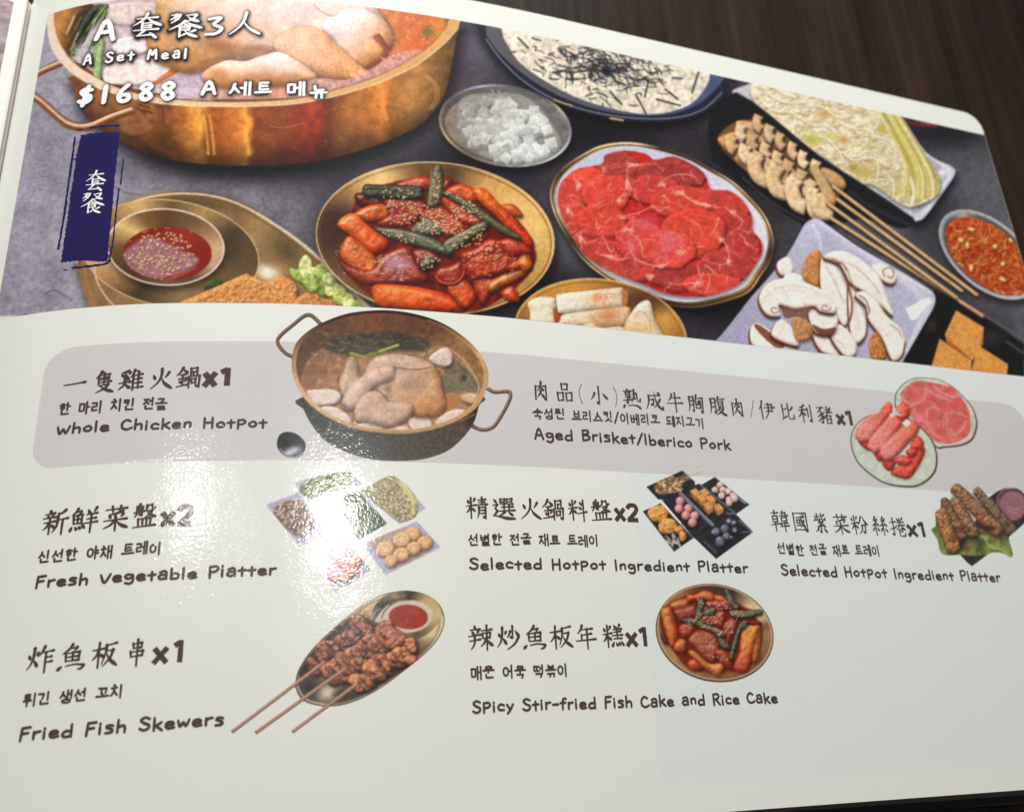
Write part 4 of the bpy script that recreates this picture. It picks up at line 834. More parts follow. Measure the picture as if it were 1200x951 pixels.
def paint_fish_skewers():
    o=dens(S3([(368,560),(380,480),(440,380),(530,285),(640,190),(740,115),(850,65),(960,50),(1060,70),(1130,120),(1160,200),(1135,290),(1060,380),(950,470),(830,560),(700,630),(580,662),(470,655),(400,625)]),5)
    st=[(0,c(196,170,130)),(25,c(120,96,66)),(50,c(80,64,48)),(90,c(120,100,76)),(125,c(70,58,46)),(150,c(120,100,76)),(180,c(60,50,44)),(205,c(150,110,70)),(225,c(206,176,130)),(250,c(230,206,166)),(275,c(66,54,42)),(300,c(46,38,30)),(320,c(70,58,44)),(340,c(206,186,150))]
    fill(o,ang(*S3([(900,290)])[0],st,1.),1,ns=8,na=.06); line(np.vstack([o,o[:1]]),1.6,c(96,76,62),.9,smooth=0); cen=o.mean(0); q=cen+(o-cen)*.965; line(np.vstack([q,q[:1]]),1.2,c(230,214,186),.7,1,smooth=0); q=cen+(o-cen)*.93; line(np.vstack([q,q[:1]]),1.4,c(90,72,52),.6,1,smooth=0)
    glow(*S3([(950,90)])[0],34,7,c(40,32,26),.9,5); glow(*S3([(1090,250)])[0],12,16,c(226,206,170),.9); glow(*S3([(960,300)])[0],22,14,c(60,46,36),.9,20)
    glow(*S3([(440,560)])[0],22,22,c(44,46,50),.95); glow(*S3([(540,590)])[0],20,15,c(226,214,186),.9,-30); glow(*S3([(620,600)])[0],18,9,c(56,46,40),.9); line(S3([(378,560),(400,600),(440,635),(520,655)]),1.2,c(230,226,214),.8)
    cup=ell(*S3([(958,185)])[0],36,25.5,-8,40); shadow(cup,-1,2,4,.6); fill(ell(*S3([(955,180)])[0],41,30,-8,40),ang(*S3([(955,180)])[0],[(0,c(206,180,130)),(60,c(96,76,56)),(110,c(150,130,100)),(160,c(226,214,196)),(200,c(60,50,44)),(240,c(150,130,96)),(280,c(50,42,34)),(320,c(180,156,110))]))
    fill(ell(*S3([(965,188)])[0],29,19,-5,40),c(206,190,170)); sa=ell(*S3([(967,190)])[0],23,14.5,3,40); fill(sa,c(156,52,38),1,ns=6,na=.05); glow(*S3([(985,165)])[0],14,6,c(176,72,56),.6)
    line(S3([(780,210),(840,120),(930,95)]),1.6,c(40,34,30),.8); line(S3([(800,215),(830,160),(860,130)]),2,c(230,220,200),.8)
    fr=dict(r=4.2,amb=.50,dif=.6,bump=.9,bs=3.4,ns=2.5,na=.22,sh=.75,shb=3,shd=(.8,2),spec=.5,sp=12)
    r=np.random.default_rng(17)
    fill(S3([(385,500),(420,420),(520,310),(640,210),(760,200),(920,290),(1000,310),(1020,370),(960,460),(800,560),(720,600),(640,540),(540,520),(470,480)]),c(52,32,26),5,.85,smooth=3)
    for (x0,y0),(x1,y1),n,w,base in (((455,455),(725,235),11,60,c(126,62,44)),((570,490),(880,275),13,84,c(150,78,50)),((700,545),(985,345),12,64,c(176,96,56))):
        for i in range(n):
            t=i/(n-1); x=x0+(x1-x0)*t+r.normal(0,9); y=y0+(y1-y0)*t+r.normal(0,9); s=w*r.uniform(.55,.8)
            for z in range(2):
                xx=x+(z-.5)*s*.9*.6; yy=y+(z-.5)*s*.9*.8; g=S3([(xx,yy)])[0]; m=int(r.integers(7,10)); a0=r.uniform(0,6.28)
                p=np.array([[g[0]+s*S3.k*r.uniform(.6,1.08)*math.cos(a0+6.283*q_/m),g[1]+s*S3.k*r.uniform(.55,.95)*math.sin(a0+6.283*q_/m)] for q_ in range(m)])
                blob(p,base*r.uniform(.72,1.22),**fr)
    cen=o.mean(0); q=cen+(o-cen)*.9
    for k in range(420):
        g=S3([(R(400,1010),R(200,590))])[0]
        if inpoly(g[0],g[1],S3([(390,500),(640,200),(920,270),(1020,340),(900,480),(720,600)])): line([g,g+[R(-1,3),R(-2,1)]],R(.6,1.3),rng.choice([c(214,136,88),c(70,30,22),c(236,176,130),c(120,50,30)]),R(.25,.65),smooth=0)
    st_=[((30,800),(520,430)),((155,805),(630,465)),((350,800),(695,545))]
    for a,b in st_:
        a,b=S3([a,b]); line([a,b],4.4,c(120,84,68),1,smooth=0); line([a-[.2,.5],b-[.3,.6]],2.4,c(196,156,132),.9,1,smooth=0); glow(a[0],a[1],5,4,c(150,90,70),.5)
    OUT['fishskewers']=[o]+[thick(S3([a,b]),4.2,1) for a,b in st_]

def paint_trays():
    dk=c(44,43,46)
    T_={'a':[(100,203),(455,42),(575,155),(570,330),(260,330),(215,325)],'b':[(640,180),(770,105),(1105,375),(970,470),(700,300)],'c':[(65,440),(240,360),(560,700),(370,833)],'d':[(260,340),(430,255),(610,170),(770,250),(970,465),(1140,640),(780,903),(560,690)]}
    for p in T_.values(): fill(S4(p),dk,.7,ns=4,na=.18)
    for p,w,cc in (([(245,372),(550,690)],2.2,c(110,110,130)),([(430,270),(740,570)],4,c(120,120,134)),([(440,262),(760,580)],1,c(190,190,200)),([(620,180),(975,470)],2.6,c(110,110,126)),([(775,115),(1095,365)],1.6,c(160,160,170)),([(1010,530),(1130,635)],3,c(110,112,124)),([(1040,640),(1135,640)],1,c(150,150,160)),([(665,735),(780,840)],1.6,c(96,96,100)),([(880,460),(950,465)],1,c(180,180,190)),([(455,50),(540,130)],2,c(120,120,130)),([(1000,310),(1060,360)],3,c(150,150,160)),([(70,440),(370,825)],1,c(100,100,106)),([(260,340),(560,690),(780,900)],1.2,c(30,30,30))):
        line(S4(p),w,cc,.8,1,smooth=0)
    for a,b in (((400,120),(640,35)),((420,135),(670,45)),((430,165),(680,55)),((440,130),(600,90))): line(S4([a,b]),1.1,c(190,150,118),.9,.7,smooth=0)
    fill(S4([(290,110),(350,88),(390,120),(300,150)]),c(180,140,110),1,.9)
    fill(S4([(180,190),(240,140),(340,115),(430,130),(460,180),(400,230),(300,275),(220,275),(185,235)]),c(120,88,62),1,smooth=3)
    for k in range(64):
        g=S4([(R(190,440),R(135,255))])[0]; a=R(-1.2,1.2); line([g,g+np.array([math.cos(a),math.sin(a)])*R(2,4)],R(1,1.9),rng.choice([c(206,172,134),c(226,198,164),c(150,112,78)]),.85,smooth=0)
    for x,y in ((430,345),(420,415),(510,415),(485,480),(570,485),(550,550)): g=S4([(x,y)])[0]; blob(ell(g[0],g[1],5.3,5.5,0,14),c(206,134,134),5,.6,.5,.35,10,sh=.6,smooth=0,na=.03)
    for x,y in ((575,265),(665,265),(635,320),(725,330),(700,400),(800,410)):
        t=S4([(x-50,y-25),(x+5,y-48),(x+52,y),(x-2,y+32)]); l=S4([(x-50,y-25),(x-2,y+32),(x-2,y+75),(x-42,y+25)]); r_=S4([(x-2,y+32),(x+52,y),(x+48,y+42),(x-2,y+75)])
        shadow(t,1,2,2,.5); fill(l,c(150,96,46),.7); fill(r_,c(176,116,62),.7); fill(t,c(216,156,92),.7,ns=2,na=.06)
    for x,y in ((775,235),(820,185),(850,235),(830,290),(900,250),(945,290),(905,330),(960,320),(905,355)): g=S4([(x,y)])[0]; blob(ell(g[0],g[1],4.4,4.2,0,9)+rng.uniform(-.5,.5,(9,2)),c(206,166,160),4,.62,.5,.35,8,smooth=3,ns=2,na=.15,bump=.5,bs=2,sh=.4)
    for x,y,a,b in ((215,460,100,85),(310,585,92,80),(420,620,44,44),(455,680,40,52)): g=S4([(x,y)])[0]; blob(ell(g[0],g[1],a*S4.k,b*S4.k,0,14)+rng.uniform(-.6,.6,(14,2)),c(216,140,64),6,.62,.5,.3,8,smooth=2,ns=2.4,na=.22,bump=1.2,bs=2.6)
    for k in range(16): g=S4([(R(280,430),R(655,760))])[0]; a=R(.6,1.8); line([g,g+np.array([math.cos(a),math.sin(a)])*R(3,6)],R(1.6,2.6),c(220,206,196)*R(.7,1),.85,smooth=0)
    for x,y,a in ((780,640,44),(865,610,46),(820,735,52),(880,685,42),(905,540,34),(950,560,30),(960,620,30)): g=S4([(x,y)])[0]; blob(ell(g[0],g[1],a*S4.k,a*S4.k,0,12),c(86,84,104),4,.5,.6,.3,8,sh=.4,smooth=0,ns=2,na=.15)
    for x,y in ((900,535),(960,630),(925,690),(955,545),(745,640),(800,700)): g=S4([(x,y)])[0]; glow(g[0],g[1],3,2,c(206,206,220),.8)
    OUT['trays']=[S4(p) for p in T_.values()]+[thick(S4([(400,128),(660,42)]),3,1)]

def paint_meat_plates():
    o1=dens(S5([(415,200),(430,150),(480,90),(560,48),(650,42),(760,58),(860,110),(950,190),(1020,280),(1053,380),(1045,460),(1010,530),(930,570),(800,585),(730,578),(560,400),(430,300)]),5)
    o2=dens(S5([(75,510),(95,440),(150,370),(240,325),(350,318),(500,350),(600,410),(690,500),(735,590),(748,680),(730,770),(670,840),(580,885),(460,885),(340,860),(230,795),(130,700),(85,600)]),5)
    def plate(o):
        fill(o,c(78,56,52),.8); cen=o.mean(0); q=cen+(o-cen)*.965-[.4,.6]; fill(q,c(198,204,190),.9,ns=6,na=.04)
        line(np.vstack([q,q[:1]])[len(q)//8:len(q)//2],.9,c(150,106,92),.4,smooth=0); return q
    q1=plate(o1); fill(S5([(490,120),(560,70),(600,60),(540,110),(480,160)]),c(150,172,156),2,.7,smooth=3); fill(S5([(1010,330),(1040,400),(1010,470),(995,400)]),c(176,190,180),2,.6,smooth=3)
    m=dens(S5([(455,170),(500,120),(570,75),(640,70),(760,95),(860,120),(930,200),(985,290),(1000,380),(990,470),(930,525),(850,552),(760,550),(710,520),(600,410),(500,320),(440,290),(470,210)]),5)
    def f():
        fill(m,c(208,108,102),1,ns=5,na=.12)
        for x,y,a,b in ((600,95,40,30),(700,110,45,30),(820,150,60,40),(620,270,60,50),(690,210,60,40),(900,240,60,50),(800,270,70,50),(940,360,60,70),(700,340,50,60),(840,420,80,60),(760,480,60,50),(560,180,60,40),(500,250,40,60),(940,470,50,50)):
            g=S5([(x,y)])[0]; glow(g[0],g[1],a*S5.k*1.5,b*S5.k*1.5,c(204,76,68),.6)
        for p in ([(530,320),(540,260),(600,240),(640,210),(660,120)],[(560,260),(580,330),(640,370)],[(660,330),(670,290),(720,270),(760,290)],[(660,330),(680,430),(740,490),(780,510)],[(790,420),(800,340),(860,310),(940,330),(970,350)],[(850,440),(880,480),(930,440),(960,380)],[(720,110),(760,150),(850,190),(900,180)],[(480,180),(500,230),(560,250)],[(520,330),(600,370),(680,400)],[(820,350),(820,430),(880,500)],[(640,130),(760,190),(860,230)]):
            line(S5(p),R(1.6,3),c(226,150,150),.65,2)
        for k in range(40): g=S5([(R(460,980),R(90,540))])[0]; a=R(-.5,1); line([g,g+np.array([math.cos(a),math.sin(a)])*R(2,6)],.8,c(230,160,156),.35,smooth=0)
    clipped(m,f)
    q2=plate(o2)
    for x,y,a in ((640,620,16),(600,700,12),(180,620,10)): g=S5([(x,y)])[0]; glow(g[0],g[1],a*.6,a*.4,c(176,180,178),.7,40)
    RC=c(206,66,52); kk=dict(r=6,amb=.62,dif=.46,spec=.25,sp=10,ns=3,na=.1,bump=.4,bs=3,sh=.4,shb=2,shd=(.6,1.2))
    blob(S5([(385,780),(440,720),(560,600),(640,580),(640,640),(590,740),(530,815),(460,815)]),RC,**kk)
    blob(S5([(545,540),(590,490),(640,540),(620,600),(540,590)]),RC,**kk); blob(S5([(320,690),(360,640),(420,700),(390,760),(340,740)]),c(190,50,40),**kk)
    blob(S5([(410,690),(470,640),(550,680),(500,720)]),c(206,70,58),**kk); blob(S5([(500,610),(560,580),(590,620),(540,660)]),c(196,56,46),**kk)
    blob(S5([(135,530),(150,500),(240,550),(220,605),(170,575)]),c(190,50,40),**kk); blob(S5([(245,590),(300,570),(330,660),(290,685)]),c(190,50,40),**kk)
    for a,b in (((175,480),(355,268)),((270,560),(480,300)),((360,620),(550,430))):
        a,b=S5([a,b]); P_=cap(a,b,10.4,9,4); blob(P_,lin(a,c(218,116,108),b,c(216,92,70)),**{**kk,'smooth':0,'sh':.55}); d=(b-a)/np.linalg.norm(b-a); n_=np.array([-d[1],d[0]])
        line([a+d*8+n_*1.5,a+d*18-n_*1],1,c(240,170,160),.6,smooth=0); line([b-d*8-n_*2,b-d*4+n_],1.2,c(246,200,180),.5,smooth=0)
    blob(S5([(435,330),(500,300),(520,340),(470,375)]),c(210,70,52),**kk)
    fill(S5([(375,325),(415,310),(415,335),(385,348)]),c(226,220,206),.8); fill(S5([(470,395),(505,362),(542,385),(510,425)]),c(226,220,206),.8)
    OUT['meatplates']=[o1,o2,dens(S5([(290,330),(345,240),(375,232),(398,260),(385,330)]),3)]

def paint_rolls():
    lf=dens(S6([(95,515),(140,480),(160,330),(300,200),(340,210),(560,500),(850,560),(890,640),(925,760),(900,800),(840,760),(720,745),(660,770),(520,780),(400,770),(310,775),(220,770),(180,720),(160,620)]),2)
    tr=S6([(690,180),(760,130),(850,90),(1200,200),(1200,430),(900,575),(640,790),(510,887),(460,850),(360,740)])
    fill(tr,c(50,50,50),.8,ns=4,na=.15); fill(lf,c(110,120,66),1,ns=4,na=.25)
    for x,y,a,b,cc in ((310,220,14,6,c(170,170,90)),(130,530,8,5,c(96,116,60)),(200,660,9,12,c(120,132,80)),(220,740,8,5,c(150,160,110)),(590,640,14,14,c(66,72,44)),(740,690,18,7,c(150,160,84)),(860,720,10,8,c(140,150,80)),(620,590,12,4,c(150,156,96)),(400,660,12,12,c(50,40,36)),(840,600,10,8,c(84,96,56))): g=S6([(x,y)])[0]; glow(g[0],g[1],a,b,cc,.9)
    line(S6([(640,610),(700,690),(800,720),(900,780)]),2,c(176,182,110),.8); line(S6([(520,580),(600,575),(680,620)]),1.4,c(170,176,110),.8)
    cup=ell(*S6([(910,265)])[0],18.5,20.5,10,40); fill(cup,c(96,62,64)); fill(ell(*S6([(915,275)])[0],16.5,17,10,40),c(150,108,116),1,ns=3,na=.05); fill(ell(*S6([(925,290)])[0],14.5,14,10,40),c(150,100,110)); line(S6([(870,290),(930,310),(1000,300)]),1.6,c(190,150,156),.6,1.4); line(S6([(880,330),(960,350)]),1.2,c(190,150,156),.5); line(S6([(780,280),(820,170),(900,120),(1000,130)]),1.6,c(110,60,64),.8)
    line(S6([(760,260),(775,170),(850,105),(960,95)]),1,c(190,170,176),.7)
    kk=dict(r=7,amb=.5,dif=.6,bump=1.2,bs=2.4,ns=2,na=.24,spec=.25,sp=8,sh=.6)
    for a,b,w,cc in (((570,120),(900,520),50,c(112,92,70)),((225,235),(420,560),48,c(120,92,72)),((350,100),(760,520),56,c(140,96,64)),((190,340),(320,690),56,c(160,104,66)),((350,250),(520,540),50,c(136,98,70))):
        a,b=S6([a,b]); P_=cap(a,b,w*S6.k*1.15,w*S6.k*1.28,9); blob(P_,cc,**{**kk,'smooth':0})
        for k in range(26):
            t=R(0,1); g=a+(b-a)*t+rng.normal(0,1.6,2); e=rng.choice([c(206,134,76),c(206,160,110),c(90,54,36),c(190,106,54)]); line([g+[-1.4,.6],g,g+[1.6,.8]],R(.7,1.4),e,.6,smooth=2)
    for x,y,a,b,cc in ((400,520,8,7,c(110,44,32)),(600,430,8,5,c(150,62,40)),(780,400,7,7,c(110,58,44)),(690,500,14,6,c(40,30,28)),(320,600,7,8,c(120,52,36)),(860,470,8,6,c(70,50,40)),(620,550,9,4,c(120,64,50)),(460,710,7,5,c(130,60,44)),(480,520,4,5,c(50,30,26))): g=S6([(x,y)])[0]; glow(g[0],g[1],a,b,cc,.85)
    OUT['rolls']=[np.clip(tr,0,1203),lf,dens(S6([(295,100),(350,48),(400,70),(520,150),(520,110),(560,82),(600,100),(800,330),(940,480),(900,560),(500,560),(300,240)]),2),dens(S6([(135,340),(190,300),(190,215),(230,190),(280,215),(420,400),(400,700),(300,740),(220,640),(150,500)]),2),cup]

def paint_rice_cakes():
    o=ell(*S7([(566,480)])[0],70,57,14,64); fill(o,c(84,54,44),.8); st=[(0,c(150,120,84)),(40,c(120,80,54)),(90,c(140,96,64)),(140,c(170,130,86)),(180,c(150,116,84)),(215,c(140,100,66)),(235,c(150,106,66)),(260,c(84,48,40)),(290,c(70,52,44)),(315,c(216,182,140)),(335,c(216,184,140)),(350,c(120,90,62))]
    cx,cy=S7([(566,480)])[0]; q=ell(cx,cy-.6,68.6,55.4,14,64); fill(q,c(206,176,140)); q=ell(cx,cy-.6,67,54,14,64); fill(q,ang(cx,cy,st,1.3),1,ns=7,na=.06)
    B=lambda p,col,**k: blob(S7(p),col,**k)
    K1=dict(r=6,amb=.55,dif=.5,spec=.35,sp=14,bump=.45,bs=5,na=.15,ns=4,sh=.42,shb=2.6)
    fill(S7([(100,300),(180,230),(400,130),(600,150),(780,230),(960,400),(970,560),(900,740),(700,820),(500,820),(330,780),(200,620),(110,480)]),c(120,38,22),3,smooth=3,ns=5,na=.2)
    B([(100,480),(140,500),(170,570),(130,570)],c(96,40,44),**K1)
    B([(330,160),(400,150),(480,115),(560,150),(560,210),(420,200),(340,220)],c(186,78,36),**K1)
    B([(180,240),(270,190),(340,200),(330,260),(230,280)],c(186,90,44),**K1)
    B([(560,160),(640,170),(690,230),(600,230)],c(196,104,50),**K1)
    B([(210,290),(330,250),(400,240),(420,330),(300,380),(250,370)],c(130,44,36),**K1)
    B([(500,210),(660,200),(700,270),(600,290),(500,260)],c(148,44,26),**K1)
    B([(470,340),(560,300),(650,300),(650,400),(600,430),(500,390)],c(158,54,30),**K1)
    B([(640,430),(700,350),(760,370),(740,470),(680,570),(650,500)],c(154,50,28),**K1)
    B([(105,300),(140,265),(190,270),(240,420),(255,520),(230,580),(190,590),(150,480)],lin(S7([(120,400)])[0],c(206,116,58),S7([(240,400)])[0],c(180,64,32)),**K1)
    B([(255,440),(320,390),(380,430),(370,500),(290,520)],c(160,52,32),**K1)
    B([(215,600),(260,530),(320,550),(310,630),(240,640)],c(196,92,44),**K1)
    B([(340,540),(420,460),(560,480),(600,560),(600,640),(560,740),(480,700),(400,620)],c(150,62,40),**K1)
    glow(*S7([(430,530)])[0],12,7,c(180,110,96),.7)
    B([(340,640),(400,640),(520,740),(640,740),(640,800),(590,850),(500,800),(400,720)],c(206,112,46),**K1)
    B([(560,640),(640,620),(700,680),(720,780),(640,760)],c(156,50,30),**K1)
    B([(330,740),(400,700),(460,780),(370,800)],c(170,62,34),**K1)
    B([(780,240),(860,270),(960,300),(870,300)],c(180,72,40),**K1); B([(820,370),(950,380),(960,410),(860,410)],c(120,34,26),**K1)
    B([(900,440),(960,430),(960,580),(930,720),(880,700)],c(196,92,40),**K1)
    B([(810,440),(930,420),(940,470),(900,600),(850,800),(740,800),(740,740),(780,640)],lin(S7([(860,480)])[0],c(216,130,48),S7([(790,780)])[0],c(190,66,30)),**K1)
    gk=dict(r=3.6,amb=.5,dif=.6,spec=.3,sp=10,bump=.5,bs=3,ns=2.4,na=.22,sh=.6,shb=2.4)
    for p in ([(650,120),(690,115),(740,200),(780,260),(740,280),(690,240)],[(700,290),(800,290),(955,280),(970,320),(860,350),(720,350)],[(420,240),(460,170),(480,230),(450,330),(430,400),(390,380)],[(280,375),(360,350),(440,370),(480,400),(600,440),(660,480),(650,520),(590,500),(440,430)],[(480,280),(570,270),(560,330),(480,330)],[(800,380),(850,380),(830,440),(790,470),(750,620),(720,710),(690,680),(730,540),(760,440)],[(600,520),(680,560),(700,620),(620,600)]):
        B(p,c(78,76,58),**gk)
    for poly,n,sd in (([(420,180),(520,220),(460,400),(400,380)],26,71),([(500,220),(700,200),(700,280),(540,280)],34,72),([(470,330),(640,310),(620,400),(480,400)],34,73),([(640,400),(760,360),(720,480),(650,480)],30,74),([(480,540),(580,520),(570,610),(490,620)],24,75),([(700,290),(880,290),(820,340),(700,340)],18,76),([(420,390),(640,470),(600,500),(430,430)],20,77),([(300,400),(400,360),(360,460)],12,78),([(540,680),(700,700),(600,740)],8,79),([(540,440),(640,480),(600,520)],8,80)):
        sesame(S7(poly),n,sd,1.25,c(232,206,170))
    line(dens(ell(cx,cy,69,56,14,64)[6:32],1,False),1.2,c(70,46,38),.7,smooth=0)
    OUT['ricecakes']=[ell(cx,cy,70,57,14,90)]
ORDER=['stone','noodle_bowl','big_pot','radish_bowl','sauce_platter','stir_fry','cabbage','beef','small','skewers','mushrooms','paper','chicken_pot','ladle','vegetables','fish_skewers','trays','meat_plates','rolls','rice_cakes']
